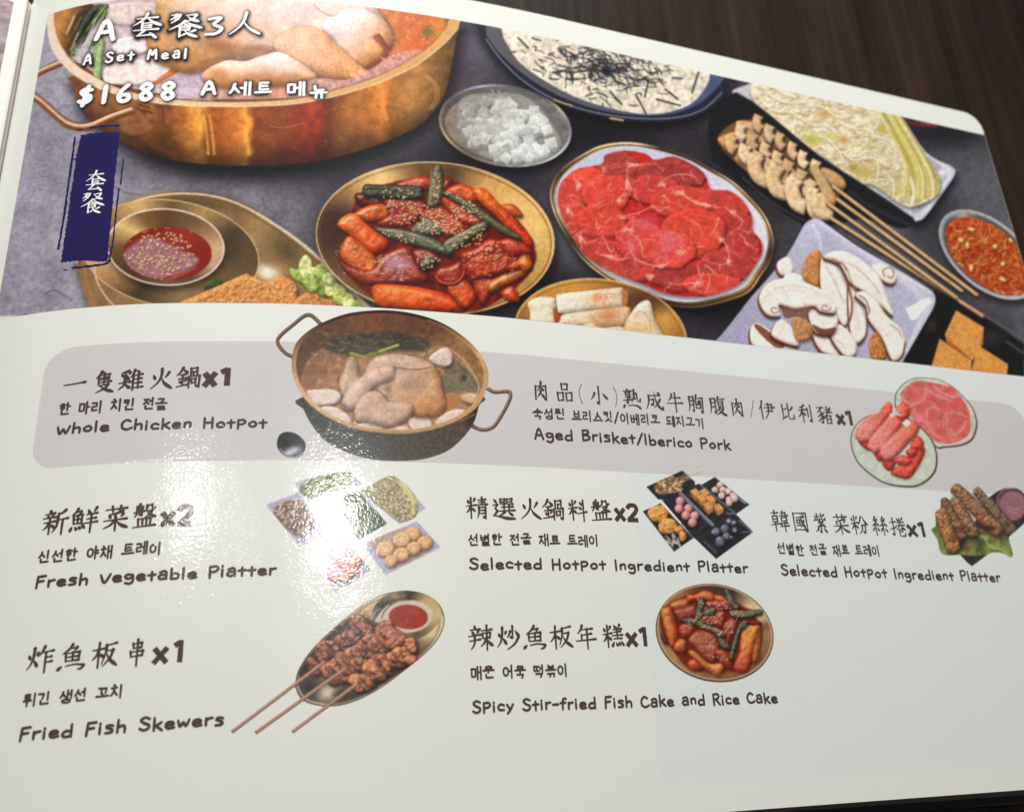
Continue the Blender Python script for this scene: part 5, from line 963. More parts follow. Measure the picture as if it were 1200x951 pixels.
# ------------------------------------------------------------------
# LETTERING: every character is laid out as brush or pen strokes
# ------------------------------------------------------------------
_m = 'd8,14 14,26;p42,8 34,24;h4,42 48,36;v26,4 26,96;p24,44 16,60 4,72;d28,48 42,62;'
_y = 'p14,14 14,60 6,92;h14,16 38,12;v38,12 38,88;d38,88 32,84;h16,36 38,34;h16,56 38,54;'
_h = 'd8,34 14,46;p40,26 34,38;p26,8 24,44 16,70 2,90;n26,50 34,62 42,76;'
HAN = {
'套':'h18,22 82,16;p50,2 44,20 26,38 8,50;n52,20 70,36 96,48;v38,38 38,66;h38,42 66,38;h38,50 64,47;h38,58 64,56;h12,68 88,62;p46,66 36,78 24,88;h22,89 72,84;d62,76 74,86 82,94',
'餐':'h10,10 36,8;p24,8 18,20 6,30;p34,14 26,28 10,42;d18,20 28,26;h52,12 80,8;p80,8 72,24 54,36;n56,16 70,28 88,34;p50,34 34,50 4,68;n52,36 72,50 98,60;d48,44 54,50;h36,54 64,52;v64,52 62,70;h38,62 62,60;h38,70 62,68;v36,54 36,94;h36,94 52,85;p80,70 66,78;n50,70 62,84 86,94',
'人':'p54,4 46,40 28,68 4,90;n48,40 66,66 98,88','一':'h2,58 50,53 98,46',
'隻':'p34,4 24,22 8,36;v24,22 24,58;d44,4 50,12;h26,22 76,16;v50,16 50,54;h28,32 72,28;h28,42 72,38;h26,54 82,48;h24,66 72,62;p72,62 56,82 14,100;n30,68 60,86 96,97',
'雞':'p40,6 24,12 10,16;d12,22 18,28;d26,18 30,26;p44,14 40,24;p30,28 20,38;h20,38 36,36;p38,36 22,50;h20,50 42,46;h4,62 50,56;p28,50 24,72 2,94;n28,62 38,76 50,84;p64,4 58,22 48,38;v60,22 60,94;d74,4 80,14;h60,28 94,22;v78,24 78,86;h62,46 92,42;h62,64 92,60;h60,84 98,80',
'火':'d16,28 24,46;p84,20 76,34 66,44;p52,4 50,40 34,70 4,96;n52,44 66,70 98,94',
'鍋':'p28,4 18,24 2,40;n28,10 38,20 48,30;h16,38 40,34;h10,54 44,50;v28,36 28,84;d14,62 20,72;p42,58 36,70;h4,90 50,80;v60,8 60,42;h60,10 86,6;v86,6 86,40;h72,24 86,22;v72,24 72,42;v54,46 54,96;h54,46 96,42;v96,42 94,94;d94,94 84,88;v64,58 66,78;h64,58 82,56;v82,56 80,76;h66,76 80,74',
'新':'d26,2 30,12;h8,20 46,14;d18,24 22,32;p38,20 34,30;h2,38 52,32;h6,54 50,48;v28,38 28,98;p26,56 18,70 4,82;d32,60 46,72;p88,4 74,16 60,20;v60,18 60,44;p60,42 56,72 40,96;h60,44 98,38;v80,42 79,100',
'鮮':'p24,4 16,18 2,30;h16,18 36,14;p36,14 30,26;v10,32 12,64;h10,32 42,28;v42,28 40,62;h12,46 40,44;v26,30 26,62;h12,64 42,60;d8,74 2,90;d18,76 24,86;d30,72 36,82;d42,68 52,80;d62,8 68,22;p92,2 82,20;h56,30 96,24;h58,46 92,42;h50,64 100,58;v76,26 75,100',
'菜':'h8,16 92,10;v34,2 37,24;v67,0 62,22;p78,22 52,30 22,35;d22,38 29,47;d46,36 50,45;p78,33 68,45;h4,60 94,53;v50,46 50,100;p48,58 32,78 4,92;n52,58 70,76 98,88',
'盤':'p26,0 20,10;p16,10 14,36 4,54;h16,12 38,10;v38,10 36,46;h0,34 46,28;d24,16 28,22;d24,36 28,42;p58,4 56,18 46,28;h58,6 78,2;v78,2 80,16;d80,18 90,16;h56,30 80,26;p80,26 68,42 48,54;n58,32 72,44 96,52;v22,60 24,88;h22,60 76,56;v76,56 74,86;v40,60 41,88;v58,58 58,86;h0,94 98,86',
'炸':_h+'p64,4 56,24 42,42;h56,26 96,20;v69,26 69,100;h70,46 92,42;h70,64 94,60',
'魚':'p46,2 34,20 10,38;h34,18 62,14;p62,14 54,28;v24,36 26,66;h24,36 74,30;v74,30 72,62;h26,50 72,46;v50,32 50,64;h26,66 74,62;d16,82 2,94;h28,84 60,78 92,82;p92,82 84,94 70,96',
'板':'h2,32 48,26;v26,4 26,98;p26,34 18,52 2,70;d28,44 44,56;h52,16 94,6;p56,14 54,44 40,88;h56,36 84,32;p84,32 74,62 44,96;n58,44 72,68 100,90',
'串':'v26,14 29,32;h28,16 72,12;v72,12 70,30;h30,32 70,30;v16,44 20,64;h20,46 82,42;v82,42 78,62;h22,64 78,60;v50,0 50,100',
'肉':'v14,26 12,94;h14,28 86,22;v86,22 86,94;d86,94 76,86;p52,4 46,30 24,52;n48,30 58,38 70,46;p50,48 42,64 24,82;n48,60 60,70 72,82',
'品':'v32,4 34,34;h32,6 68,4;v68,4 66,32;h34,34 66,32;v6,50 10,92;h8,52 40,48;v40,48 38,88;h10,90 38,86;v58,50 60,90;h58,50 94,46;v94,46 91,86;h60,88 92,84',
'(':'t70,0 40,24 36,62 62,98',')':'t30,0 62,26 64,64 38,98','/':'t82,0 50,50 20,98',
'小':'v50,4 50,92;d50,92 38,84;p26,38 20,54 4,72;n70,36 82,48 98,64',
'熟':'d26,0 30,8;h6,14 50,10;h16,22 40,20;v16,22 18,34;v40,20 38,32;h18,34 38,32;h14,44 42,40;p42,40 28,50;v28,50 28,74;d28,74 22,70;h2,62 52,54;h52,26 78,20;p64,4 64,36 46,70;v78,20 80,54;h80,62 96,60;v96,60 98,48;d54,38 66,48;d10,82 2,96;h26,88 54,84 80,86;d80,82 94,96',
'成':'h20,26 86,20;p22,26 20,60 4,98;h24,48 46,44;v46,44 44,74;d44,74 34,70;n54,2 60,44 76,78 98,94;v98,94 98,78;p84,42 70,64 44,90;d72,4 84,14',
'牛':'p34,8 28,26 10,44;h28,28 84,24;h2,58 98,50;v54,0 54,100',
'胸':_y+'p60,2 54,22 44,36;h56,20 96,14;v96,14 92,94;d92,94 82,86;p76,30 66,46 58,56;d60,34 78,54;v53,36 56,72;h56,72 82,68;v82,34 82,70',
'腹':_y+'p60,2 54,16 44,26;h56,14 94,10;v58,26 58,54;h58,26 86,24;v86,24 84,52;h60,38 84,36;h60,52 84,50;p64,56 58,68 44,80;h60,66 84,62;p84,62 72,80 40,98;n58,70 74,84 100,98',
'伊':'p26,2 20,26 2,50;v20,28 20,100;h44,20 84,16;v84,16 82,56;h34,38 98,32;h44,56 82,52;p60,14 58,60 34,98',
'比':'v20,12 20,84;h20,40 44,34;h6,92 46,74;p92,22 78,36 60,44;v60,4 60,80;h60,84 78,88 96,82;v96,82 98,64',
'利':'p48,4 34,14 12,20;h2,36 58,28;v32,16 32,98;p30,38 20,56 0,74;d34,46 50,58;v68,20 68,66;v90,2 90,94;d90,94 78,86',
'豬':'h4,12 46,8;p30,12 22,26 4,40;v24,26 37,50 36,94;d36,94 26,90;p32,42 20,54 2,64;p36,58 22,74 2,88;d48,36 36,46;n36,48 42,58 52,68;h56,20 92,16;v72,2 72,34;h50,36 100,32;p94,8 76,36 48,62;v62,54 62,96;h62,56 90,52;v90,52 90,94;h64,72 88,70;h64,94 90,92',
'精':_m+'h56,14 92,10;h60,24 88,22;h50,36 100,32;v74,0 74,34;p60,46 60,70 52,98;h60,48 90,44;v90,44 90,96;d90,96 80,90;h62,60 88,58;h62,74 88,72',
'選':'d8,8 18,20;h4,36 22,32;p22,32 14,48;v14,48 22,60;p22,60 14,74 2,82;n4,82 30,84 62,92 100,94;v36,6 36,26;h36,8 56,6;v56,6 54,18;h38,18 54,17;h36,28 58,26;v66,6 66,26;h66,6 88,4;v88,4 86,16;h68,18 86,16;h66,28 92,26;h38,44 92,40;v52,32 52,60;v74,32 74,58;h28,62 100,56;p54,66 44,74 30,82;d70,66 88,80',
'料':_m+'d62,12 74,24;d58,34 70,44;h48,68 100,58;v82,2 82,100',
'韓':'h8,14 46,10;v26,0 26,22;v12,28 12,56;h12,28 40,26;v40,26 40,54;h14,42 38,40;h14,56 38,54;h0,72 52,64;v26,56 26,100;h62,10 88,8;v88,8 86,18;v70,0 68,22;h52,24 100,20;v62,32 62,52;h62,32 90,30;v90,30 90,50;h64,50 88,48;h54,62 94,58;p60,62 56,76;h50,78 100,72;v77,56 77,100',
'國':'v8,6 8,96;h8,8 92,4;v92,4 92,96;d92,96 82,92;h8,88 90,86;h22,28 78,24;v28,40 28,56;h28,40 46,38;v46,38 46,54;h28,56 46,54;h22,70 50,64;n56,16 60,46 78,78;v78,78 80,66;p74,42 62,62 48,76;d66,14 76,20',
'紫':'v32,4 32,32;h34,20 46,18;v18,16 18,34;h6,38 50,32;p82,8 64,18;v60,2 60,30;h60,32 86,32;v86,32 88,22;p46,38 34,50;h34,50 56,46;p68,40 50,58 26,68;h28,68 72,60;d66,54 80,68;v52,66 52,96;d52,96 42,92;p34,74 26,84 12,92;d68,74 86,92',
'粉':_m+'p66,6 58,28 44,48;n76,2 84,28 100,46;h60,50 86,46;v86,46 82,88;d82,88 72,82;p68,50 64,72 46,94',
'絲':'p28,2 14,22;h14,22 32,18;p38,14 22,36 6,48;h6,48 42,40;d36,32 46,46;v24,46 24,96;p12,62 2,78;d34,60 44,72;p78,2 64,22;h64,22 82,18;p88,14 72,36 56,48;h56,48 92,40;d86,32 96,46;v74,46 74,96;p62,62 54,78;d84,60 96,74',
'捲':'h2,28 42,22;v24,2 24,92;d24,92 12,84;h2,64 42,50;d54,4 60,16;p90,2 80,16;h50,26 94,22;h44,40 100,36;p72,8 68,36 42,66;n74,38 84,52 100,62;h60,60 80,58;v80,58 80,70;h60,72 80,70;v60,62 60,90;h60,94 92,92;v92,92 96,78',
'辣':'d26,0 30,10;h8,18 48,14;d16,24 22,34;p42,22 34,34;h2,44 52,36;h6,64 50,56;p28,40 26,76 10,100;h54,20 98,14;v60,32 60,52;h60,32 90,28;v90,28 88,50;h62,52 88,48;v75,0 75,100;p74,54 64,72 50,86;n76,54 86,70 100,82',
'炒':_h+'v70,2 70,52;d70,52 60,48;p58,24 54,36 44,50;n80,20 88,32 98,46;p94,48 76,76 42,100',
'年':'p34,2 26,20 8,38;h26,20 86,14;h28,42 80,36;v28,42 28,62;h0,68 100,60;v57,16 57,100',
'糕':_m+'d60,2 66,12;p88,0 80,12;h54,20 96,16;h58,32 92,28;h48,46 100,42;v74,14 74,58;h54,60 94,58;d56,72 46,90;d66,76 71,87;d79,74 84,85;d90,70 102,86',
}
# printed digits beside the dish names: heavy sans
HEAVY = {'x':('b6,4 52,98;b52,4 6,98',58),'1':('b30,0 30,100;b4,24 30,8',44),'2':('b6,26 18,6 44,6 54,26 44,50 8,94;b2,93 58,93',62)}
PEN = {
'A':('6,100 30,4 54,100;16,66 46,62',62),'C':('48,22 28,8 8,38 10,80 32,97 56,82',60),'F':('10,4 6,100;10,6 46,2;8,48 38,44',50),
'H':('8,4 8,98;8,52 46,46;48,2 48,98',60),'I':('8,2 8,98',22),'M':('4,98 14,4 32,60 52,4 60,98',70),
'P':('8,4 8,100;8,6 36,2 48,22 36,46 10,52',54),'R':('8,4 8,100;8,6 36,2 46,22 34,44 10,50;22,48 50,98',56),
'S':('46,14 26,2 8,20 22,44 44,60 42,86 22,98 4,84',54),'V':('4,30 24,98 50,26',54),'W':('4,32 16,96 32,52 46,94 64,28',70),
'B':('8,4 8,98;8,6 36,4 42,26 10,48;10,48 44,56 44,84 8,98',56),
'a':('10,36 32,26 42,44 42,94;42,62 16,58 6,78 18,95 42,86',52),'b':('8,4 8,94;8,62 30,48 44,66 36,90 8,94',52),
'c':('40,56 22,46 6,66 14,92 40,92',46),'d':('44,4 44,96;44,60 22,52 6,74 16,96 44,90',54),
'e':('8,74 40,66 32,48 12,52 6,76 18,96 44,90',50),'f':('38,10 22,10 16,40 14,98;2,46 34,42',38),
'g':('40,50 18,44 6,62 18,80 40,72;42,48 44,100 30,124 8,116',52),'h':('8,4 6,98;8,62 28,48 38,62 38,98',48),
'i':('8,46 8,96;8,20 9,25',22),'k':('8,4 8,98;40,38 10,70;18,66 44,98',48),'l':('8,2 8,96',22),
'n':('8,44 8,88;8,56 24,40 36,50 36,86',46),'o':('24,42 6,60 12,84 32,86 42,64 32,44 24,42',50),
'p':('8,24 8,104;8,26 34,22 44,42 30,62 10,64',52),'r':('8,40 8,94;8,58 20,44 36,40',40),'s':('38,40 20,34 8,48 34,68 32,88 6,92',46),
't':('20,20 20,94;2,48 38,44',42),'v':('4,46 20,96 42,44',46),'w':('4,42 14,88 28,56 40,86 54,38',60),'y':('6,46 20,80;42,44 26,88 8,120',46),
'/':('40,0 4,104',44),'-':('4,58 38,56',44),' ':('',40),
'$':('50,22 28,12 10,26 22,46 46,58 44,82 24,92 4,80;36,-2 20,108',62),'1':('14,2 12,98',34),'6':('40,4 14,38 6,72 20,98 44,88 42,62 12,62',56),
'8':('28,46 8,26 28,4 46,20 28,46 8,74 26,98 48,78 28,46',58),'3':('8,12 40,4 22,42 44,62 30,92 2,96',56)}
JA = {0:'8,12 86,10 66,94',1:'4,14 42,12 32,92;52,14 92,10 82,92',2:'12,5 12,84 94,78',3:'90,10 14,12 12,88 94,82',4:'4,12 2,0 44,10;6,12 6,84 44,80;54,12 94,10;54,12 54,84 96,78',5:'10,10 86,8 84,46 12,50 12,92 94,86',
6:'12,12 88,10 86,88 12,90 12,12',7:'14,5 14,90 86,88;86,5 86,88;14,48 86,46',9:'50,5 34,60 6,94;46,38 94,90',11:'50,8 12,30 14,74 50,92 86,72 88,28 50,8',12:'10,14 88,10;54,12 38,60 6,94;48,48 94,90',
14:'40,-12 60,-4;10,18 88,14;54,16 38,62 6,94;48,50 94,90',15:'8,12 86,10 66,94;12,50 76,46',16:'90,8 14,10 12,90 94,84;14,48 84,46',18:'34,0 66,0;8,24 92,20;50,40 20,58 26,88 60,92 78,66 50,40',8:'14,5 14,90 86,88;86,5 86,88;14,48 86,46',13:'10,14 88,10;54,12 8,94;48,48 94,90',17:'10,10 90,8;30,12 32,84;68,12 66,84;6,90 96,86',10:'26,10 4,92;26,40 46,88;74,10 52,92;74,40 98,88'}
FIN = {1:[0],4:[2],8:[5],16:[6],17:[7],19:[9],21:[11],2:[1]}
def hangul(ch):
    k = ord(ch)-0xAC00; a, b, e = k//588, k % 588//28, k % 28
    out = []
    def put(s, x0, y0, x1, y1):
        for q in s.split(';'):
            if q.strip(): out.append(('s' if len(q.split()) > 6 else 'j', [(x0+(x1-x0)*float(p.split(',')[0])/100, y0+(y1-y0)*float(p.split(',')[1])/100) for p in q.split()]))
    bt = 62 if e else 98
    V = {20:'v', 0:'a', 4:'o', 1:'ae', 5:'e', 2:'ya', 6:'yeo'}
    if b in V:
        w = 46 if b in (1, 5) else 54
        put(JA[a], 2, 8, w, bt-6 if e else 86)
        x = {20:78, 0:70, 4:80, 1:60, 5:70, 2:70, 6:80}[b]
        put(f'{x},0 {x},{bt+2}', 0, 0, 100, 100)
        m = bt*.45
        if b == 0: put(f'{x},{m} 94,{m-2}', 0, 0, 100, 100)
        if b == 2: put(f'{x},{m-10} 92,{m-12};{x},{m+12} 94,{m+10}', 0, 0, 100, 100)
        if b == 4: put(f'{x-20},{m} {x},{m-2}', 0, 0, 100, 100)
        if b == 6: put(f'{x-20},{m-8} {x},{m-10};{x-20},{m+8} {x},{m+6}', 0, 0, 100, 100)
        if b == 1: put(f'{x},{m} 88,{m-2};88,0 88,{bt+2}', 0, 0, 100, 100)
        if b == 5: put(f'{x-18},{m} {x},{m-2};90,0 90,{bt+2}', 0, 0, 100, 100)
    else:
        comb = b in (10, 11, 16)
        ih = 30 if e else (70 if b == 18 else 52 if b in (8, 12, 10, 11) else 44)
        put(JA[a], 18 if not comb else 6, 4, 82 if not comb else 54, ih)
        y = ih+14 if e and b in (8, 12, 10, 11) else ih+24 if b in (8, 12, 10, 11) else ih+8 if e else ih+14
        xr = 96 if not comb else 60
        put(f'2,{y} {xr},{y-3}', 0, 0, 100, 100)
        if b in (8, 10, 11): put(f'{xr/2},{y-(12 if e else 20)} {xr/2},{y}', 0, 0, 100, 100)
        if b == 12: put(f'36,{y-18} 36,{y};64,{y-18} 64,{y}', 0, 0, 100, 100)
        if b in (13, 16): put(f'{xr/2},{y} {xr/2-3},{y+18 if e else 98}', 0, 0, 100, 100)
        if b == 17: put(f'36,{y} 32,98;66,{y} 68,98', 0, 0, 100, 100)
        if b in (10, 11, 16): put(f'{74 if b == 10 else 84},0 {74 if b == 10 else 84},{bt if e else 98}', 0, 0, 100, 100)
        if b == 10: put('74,40 84,38;92,0 92,98', 0, 0, 100, 100)
    if e: 
        for f in FIN.get(e, [2]): put(JA[f], 14, 68, 88, 100)
    return out
def strokes(s):
    out = []
    for q in s.split(';'):
        q = q.strip()
        if not q: continue
        t = q[0] if q[0].isalpha() else 'k'; q = q[1:] if q[0].isalpha() else q
        out.append((t, [tuple(float(x) for x in p.split(',')) for p in q.split()]))
    return out
WID = {'h':lambda t:.50+.32*t+.45*np.exp(-((t-.93)/.09)**2),'v':lambda t:1.0-.25*np.abs(t-.2)+.12*np.exp(-(t/.1)**2),'p':lambda t:1.25*(1-t)**.6*.95+.14,'n':lambda t:.35+1.15*np.sin(np.clip(t,0,1)**1.6*math.pi*.86),
       'd':lambda t:.4+.95*np.sin(np.clip(t,0,1)*2.2),'t':lambda t:.35+0*t,'k':lambda t:1.+.1*np.sin(t*3),'b':lambda t:1.+0*t,'s':lambda t:1.+0*t,'j':lambda t:1.08-.12*t}
LET = np.random.default_rng(77)
WK = .93
class Text:
    """one printed line: strokes gathered in page coordinates"""
    def __init__(s): s.items = []          # (points uv, half widths)
    def glyph(s, st, org, ex, ey, w, jit=.0):
        for k, p in st:
            p = np.array(p, float)
            if k == 'j': p = np.vstack([p[i]+(p[i+1]-p[i])*t for i in range(len(p)-1) for t in (0, .33, .67)]+[p[-1:]])
            elif len(p) > 2 and k != 'b': p = dens(p, 5, False)
            elif k == 'b' and len(p) > 2: p = dens(p, 5, False)
            else: p = p[0]+(p[-1]-p[0])*np.linspace(0, 1, 7)[:, None]
            if jit: p = p+LET.normal(0, jit, 2)
            uv = org+p[:, :1]/100*ex+(100-p[:, 1:])/100*ey
            t = np.linspace(0, 1, len(p)); s.items.append((uv, .5*w*WK*WID[k](t)*(1 if k in 'hvpndtb' else 1.2), k))
def frame(pa, pb, h):
    """baseline from pa to pb in drawing pixels, letter height h px -> page axes"""
    a, b = to_uv([pa, pb]); m = (np.array(pa)+np.array(pb))/2; q = to_uv([m, m-[0, h]])
    return a, b, abs(q[1, 1]-q[0, 1]), abs(q[1, 1]-q[0, 1])/h
def px_at(pa, pb, x): t = (x-pa[0])/(pb[0]-pa[0]); return (x, pa[1]+(pb[1]-pa[1])*t)
def han_line(cells, pa, pb, h, w=2.7, tail=None, tail_h=23, tail_w=6.6, tail_dy=0):
    T_ = Text(); a, b, H, k = frame(pa, pb, h)
    for ch, x0, x1 in cells:
        p0, p1 = to_uv([px_at(pa, pb, x0), px_at(pa, pb, x1)]); T_.glyph(strokes(HAN[ch]), p0, p1-p0, np.array([0, H]), w*k*1.0, .6)
    if tail:
        for ch, x0, x1, hh in tail:
            q0 = np.array(px_at(pa, pb, x0))+[0, tail_dy]; q1 = np.array(px_at(pa, pb, x1))+[0, tail_dy]
            p0, p1 = to_uv([q0, q1]); g, adv = HEAVY[ch]; T_.glyph(strokes(g), p0, (p1-p0)*100/(adv), np.array([0, hh*k]), tail_w*k)
    return T_
def pen_line(text, pa, pb, h, w=2.3, jit=2.2, sp=6, wf=1.0):
    T_ = Text(); a, b, H, k = frame(pa, pb, h); tot = sum(PEN[ch][1]+sp for ch in text)-sp; x = 0
    for ch in text:
        g, adv = PEN[ch]
        if g: T_.glyph([(q, [(px*adv/(adv) , py) for px, py in p]) for q, p in strokes(g)], a+(b-a)*x/tot+np.array([0, H*float(LET.normal(0, .03))]), (b-a)*100/tot, np.array([0, H])+(b-a)*0, w*k, 0)
        x += adv+sp
    return T_
def kor_line(text, pa, pb, h, w=2.0, sp=12):
    T_ = Text(); a, b, H, k = frame(pa, pb, h)
    adv = lambda ch: 50 if ch == ' ' else 55 if ch == '/' else 100
    tot = sum(adv(ch)+sp for ch in text)-sp; x = 0
    for ch in text:
        o = a+(b-a)*x/tot+np.array([0, H*float(LET.normal(0, .04))])
        if ch == '/': T_.glyph([('k', [(50, -5), (4, 104)])], o, (b-a)*100/tot, np.array([0, H]), w*k)
        elif ch != ' ': T_.glyph(hangul(ch), o, (b-a)*100/tot, np.array([0, H]), w*k, .8)
        x += adv(ch)+sp
    return T_
INK = c(84, 66, 59); WHITE = c(250, 248, 244)
LINES = []         # (part name, label, Text, colour)
def add(name, label, T_, col=INK): LINES.append((name, label, T_, col))
def build_lines():
    add('dish_title', '一隻雞火鍋x1 in dark brown brush lettering', han_line([('一',73,99),('隻',108,133),('雞',137,167),('火',174,201),('鍋',205,234)],(73,462),(270,452),25.5,2.9,[('x',237,254,17),('1',257,270,21)],tail_dy=-1))
    add('korean_name', '한 마리 치킨 전골 in small pen lettering', kor_line('한 마리 치킨 전골',(69,485),(195,479.5),13.5))
    add('english_name', 'Whole Chicken Hotpot in pen lettering', pen_line('Whole Chicken Hotpot',(66,508.5),(313,501),12.5))
    add('dish_title', '新鮮菜盤x2 in dark brown brush lettering', han_line([('新',48,78),('鮮',81,113),('菜',119,149),('盤',155,182)],(48,626),(225,615.5),29,3.1,[('x',187,205,17),('2',207,225,23)],tail_dy=-1.5))
    add('korean_name', '신선한 야채 트레이 in small pen lettering', kor_line('신선한 야채 트레이',(44,659.5),(189,648),14,2.1))
    add('english_name', 'Fresh Vegetable Platter in pen lettering', pen_line('Fresh Vegetable Platter',(41,688.5),(324,673),13.5,2.6))
    add('dish_title', '炸魚板串x1 in dark brown brush lettering', han_line([('炸',29,61),('魚',67,100),('板',106,136),('串',148,170.5)],(29,788),(214,775.5),31,3.3,[('x',177.5,197,19),('1',202,214.5,26)],tail_dy=-1))
    add('korean_name', '튀긴 생선 꼬치 in small pen lettering', kor_line('튀긴 생선 꼬치',(27,826.5),(144,816),14.5,2.3))
    add('english_name', 'Fried Fish Skewers in pen lettering', pen_line('Fried Fish Skewers',(22,867),(263,848.5),15.5,2.9))
    add('dish_title', '肉品(小)熟成牛胸腹肉/伊比利豬x1 in dark brown brush lettering', han_line([('肉',626,643),('品',653,672),('(',676,687),('小',692.5,713),(')',718,727),('熟',731,752),('成',757.5,778),('牛',782.5,802),('胸',807,826),('腹',832,852),('肉',858,873),('/',878,888),('伊',890.5,910),('比',916,932),('利',937,954),('豬',959,977)],(626,468.5),(1001,499),22,2.2,[('x',981,991.5,12.5),('1',992,1001,18)],tail_w=4.7,tail_dy=-1))
    add('korean_name', '숙성된 브리스킷/이베리코 돼지고기 in small pen lettering', kor_line('숙성된 브리스킷/이베리코 돼지고기',(625,489.5),(826,501),12,1.6))
    add('english_name', 'Aged Brisket/Iberico Pork in pen lettering', pen_line('Aged Brisket/Iberico Pork',(626,513),(857,527),12.5,2.1))
    add('dish_title', '精選火鍋料盤x2 in dark brown brush lettering', han_line([('精',546,572),('選',577.5,604),('火',609.7,634.5),('鍋',636,662),('料',666.5,688.5),('盤',694,717)],(546,607),(749,611),25,2.6,[('x',720.5,734,15.5),('2',735,749,20)],tail_w=5.4,tail_dy=-1))
    add('korean_name', '선별한 전골 재료 트레이 in small pen lettering, middle column', kor_line('선별한 전골 재료 트레이',(549,638.5),(702,639),13,1.8))
    add('english_name', 'Selected Hotpot Ingredient Platter in pen lettering, middle column', pen_line('Selected Hotpot Ingredient Platter',(550,666),(877.5,670),12.5,2.2))
    add('dish_title', '韓國紫菜粉絲捲x1 in dark brown brush lettering', han_line([('韓',905,926),('國',931,948.5),('紫',955,972),('菜',978,997),('粉',999,1019),('絲',1024,1042),('捲',1045,1063)],(905,621),(1086,630),23,2.1,[('x',1064,1077,14),('1',1077.5,1086,18)],tail_w=4.7,tail_dy=-1.5))
    add('korean_name', '선별한 전골 재료 트레이 in small pen lettering, right column', kor_line('선별한 전골 재료 트레이',(912,648.5),(1032,651),12.5,1.6))
    add('english_name', 'Selected Hotpot Ingredient Platter in pen lettering, right column', pen_line('Selected Hotpot Ingredient Platter',(916,673),(1173.5,681),12,2.0))
    add('dish_title', '辣炒魚板年糕x1 in dark brown brush lettering', han_line([('辣',549,578),('炒',582.5,610),('魚',614,641.5),('板',645,671.6),('年',676,699),('糕',707,731)],(549,761),(760,758),28,2.9,[('x',733.5,748.5,16.5),('1',749.5,760,23)],tail_w=5.8,tail_dy=-2))
    add('korean_name', '매운 어묵 떡볶이 in small pen lettering', kor_line('매운 어묵 떡볶이',(552,795),(666,792),14.5,2.1))
    add('english_name', 'Spicy Stir-fried Fish Cake and Rice Cake in pen lettering', pen_line('Spicy Stir-fried Fish Cake and Rice Cake',(553.6,834),(912,822.5),13.5,2.4))
    # white lettering on the photograph
    T_ = han_line([('套',151,189),('餐',194.5,236),('人',266,305)],(110,46.5),(305,43),30,2.35)
    a, b, H, k = frame((110,46),(135,46),23); T_.glyph(strokes(PEN['A'][0]), a, (b-a)*100/60, np.array([0, H]), 3.6*k)
    a, b, H, k = frame((240,41),(261,40.5),21); T_.glyph(strokes(PEN['3'][0]), a, (b-a)*100/48, np.array([0, H]), 2.6*k)
    add('menu_heading', 'A 套餐3人 in white brush lettering', T_, WHITE)
    add('menu_heading', 'A Set Meal in small white lettering', pen_line('A Set Meal',(97,76.5),(219,69),12,1.75,sp=26), WHITE)
    add('price', '$1688 in thick white numerals', pen_line('$1688',(91,123),(205,116.5),20,3.7,sp=32), WHITE)
    T_ = pen_line('A',(235,110.5),(254,109.5),15.5,2.8)
    for ch, x0, x1, y in (('세',268,295,111.5),('트',299,318,110.5),('메',336,358,111.5),('뉴',364,383,115)):
        a, b, H, k = frame((x0,y),(x1,y-.4),15); T_.glyph(hangul(ch), a, b-a, np.array([0, H]), 2.3*k)
    add('menu_heading', 'A 세트 메뉴 in white lettering', T_, WHITE)
    T_ = Text()
    for ch, x0, x1, y, h in (('套',97,123,225,25),('餐',92,121,251,26)):
        a, b, H, k = frame((x0,y),(x1,y-.5),h); T_.glyph(strokes(HAN[ch]), a, b-a, np.array([0, H]), 1.65*k, .6)
    add('label_lettering', '套餐 in small white brush lettering on the blue label', T_, WHITE)
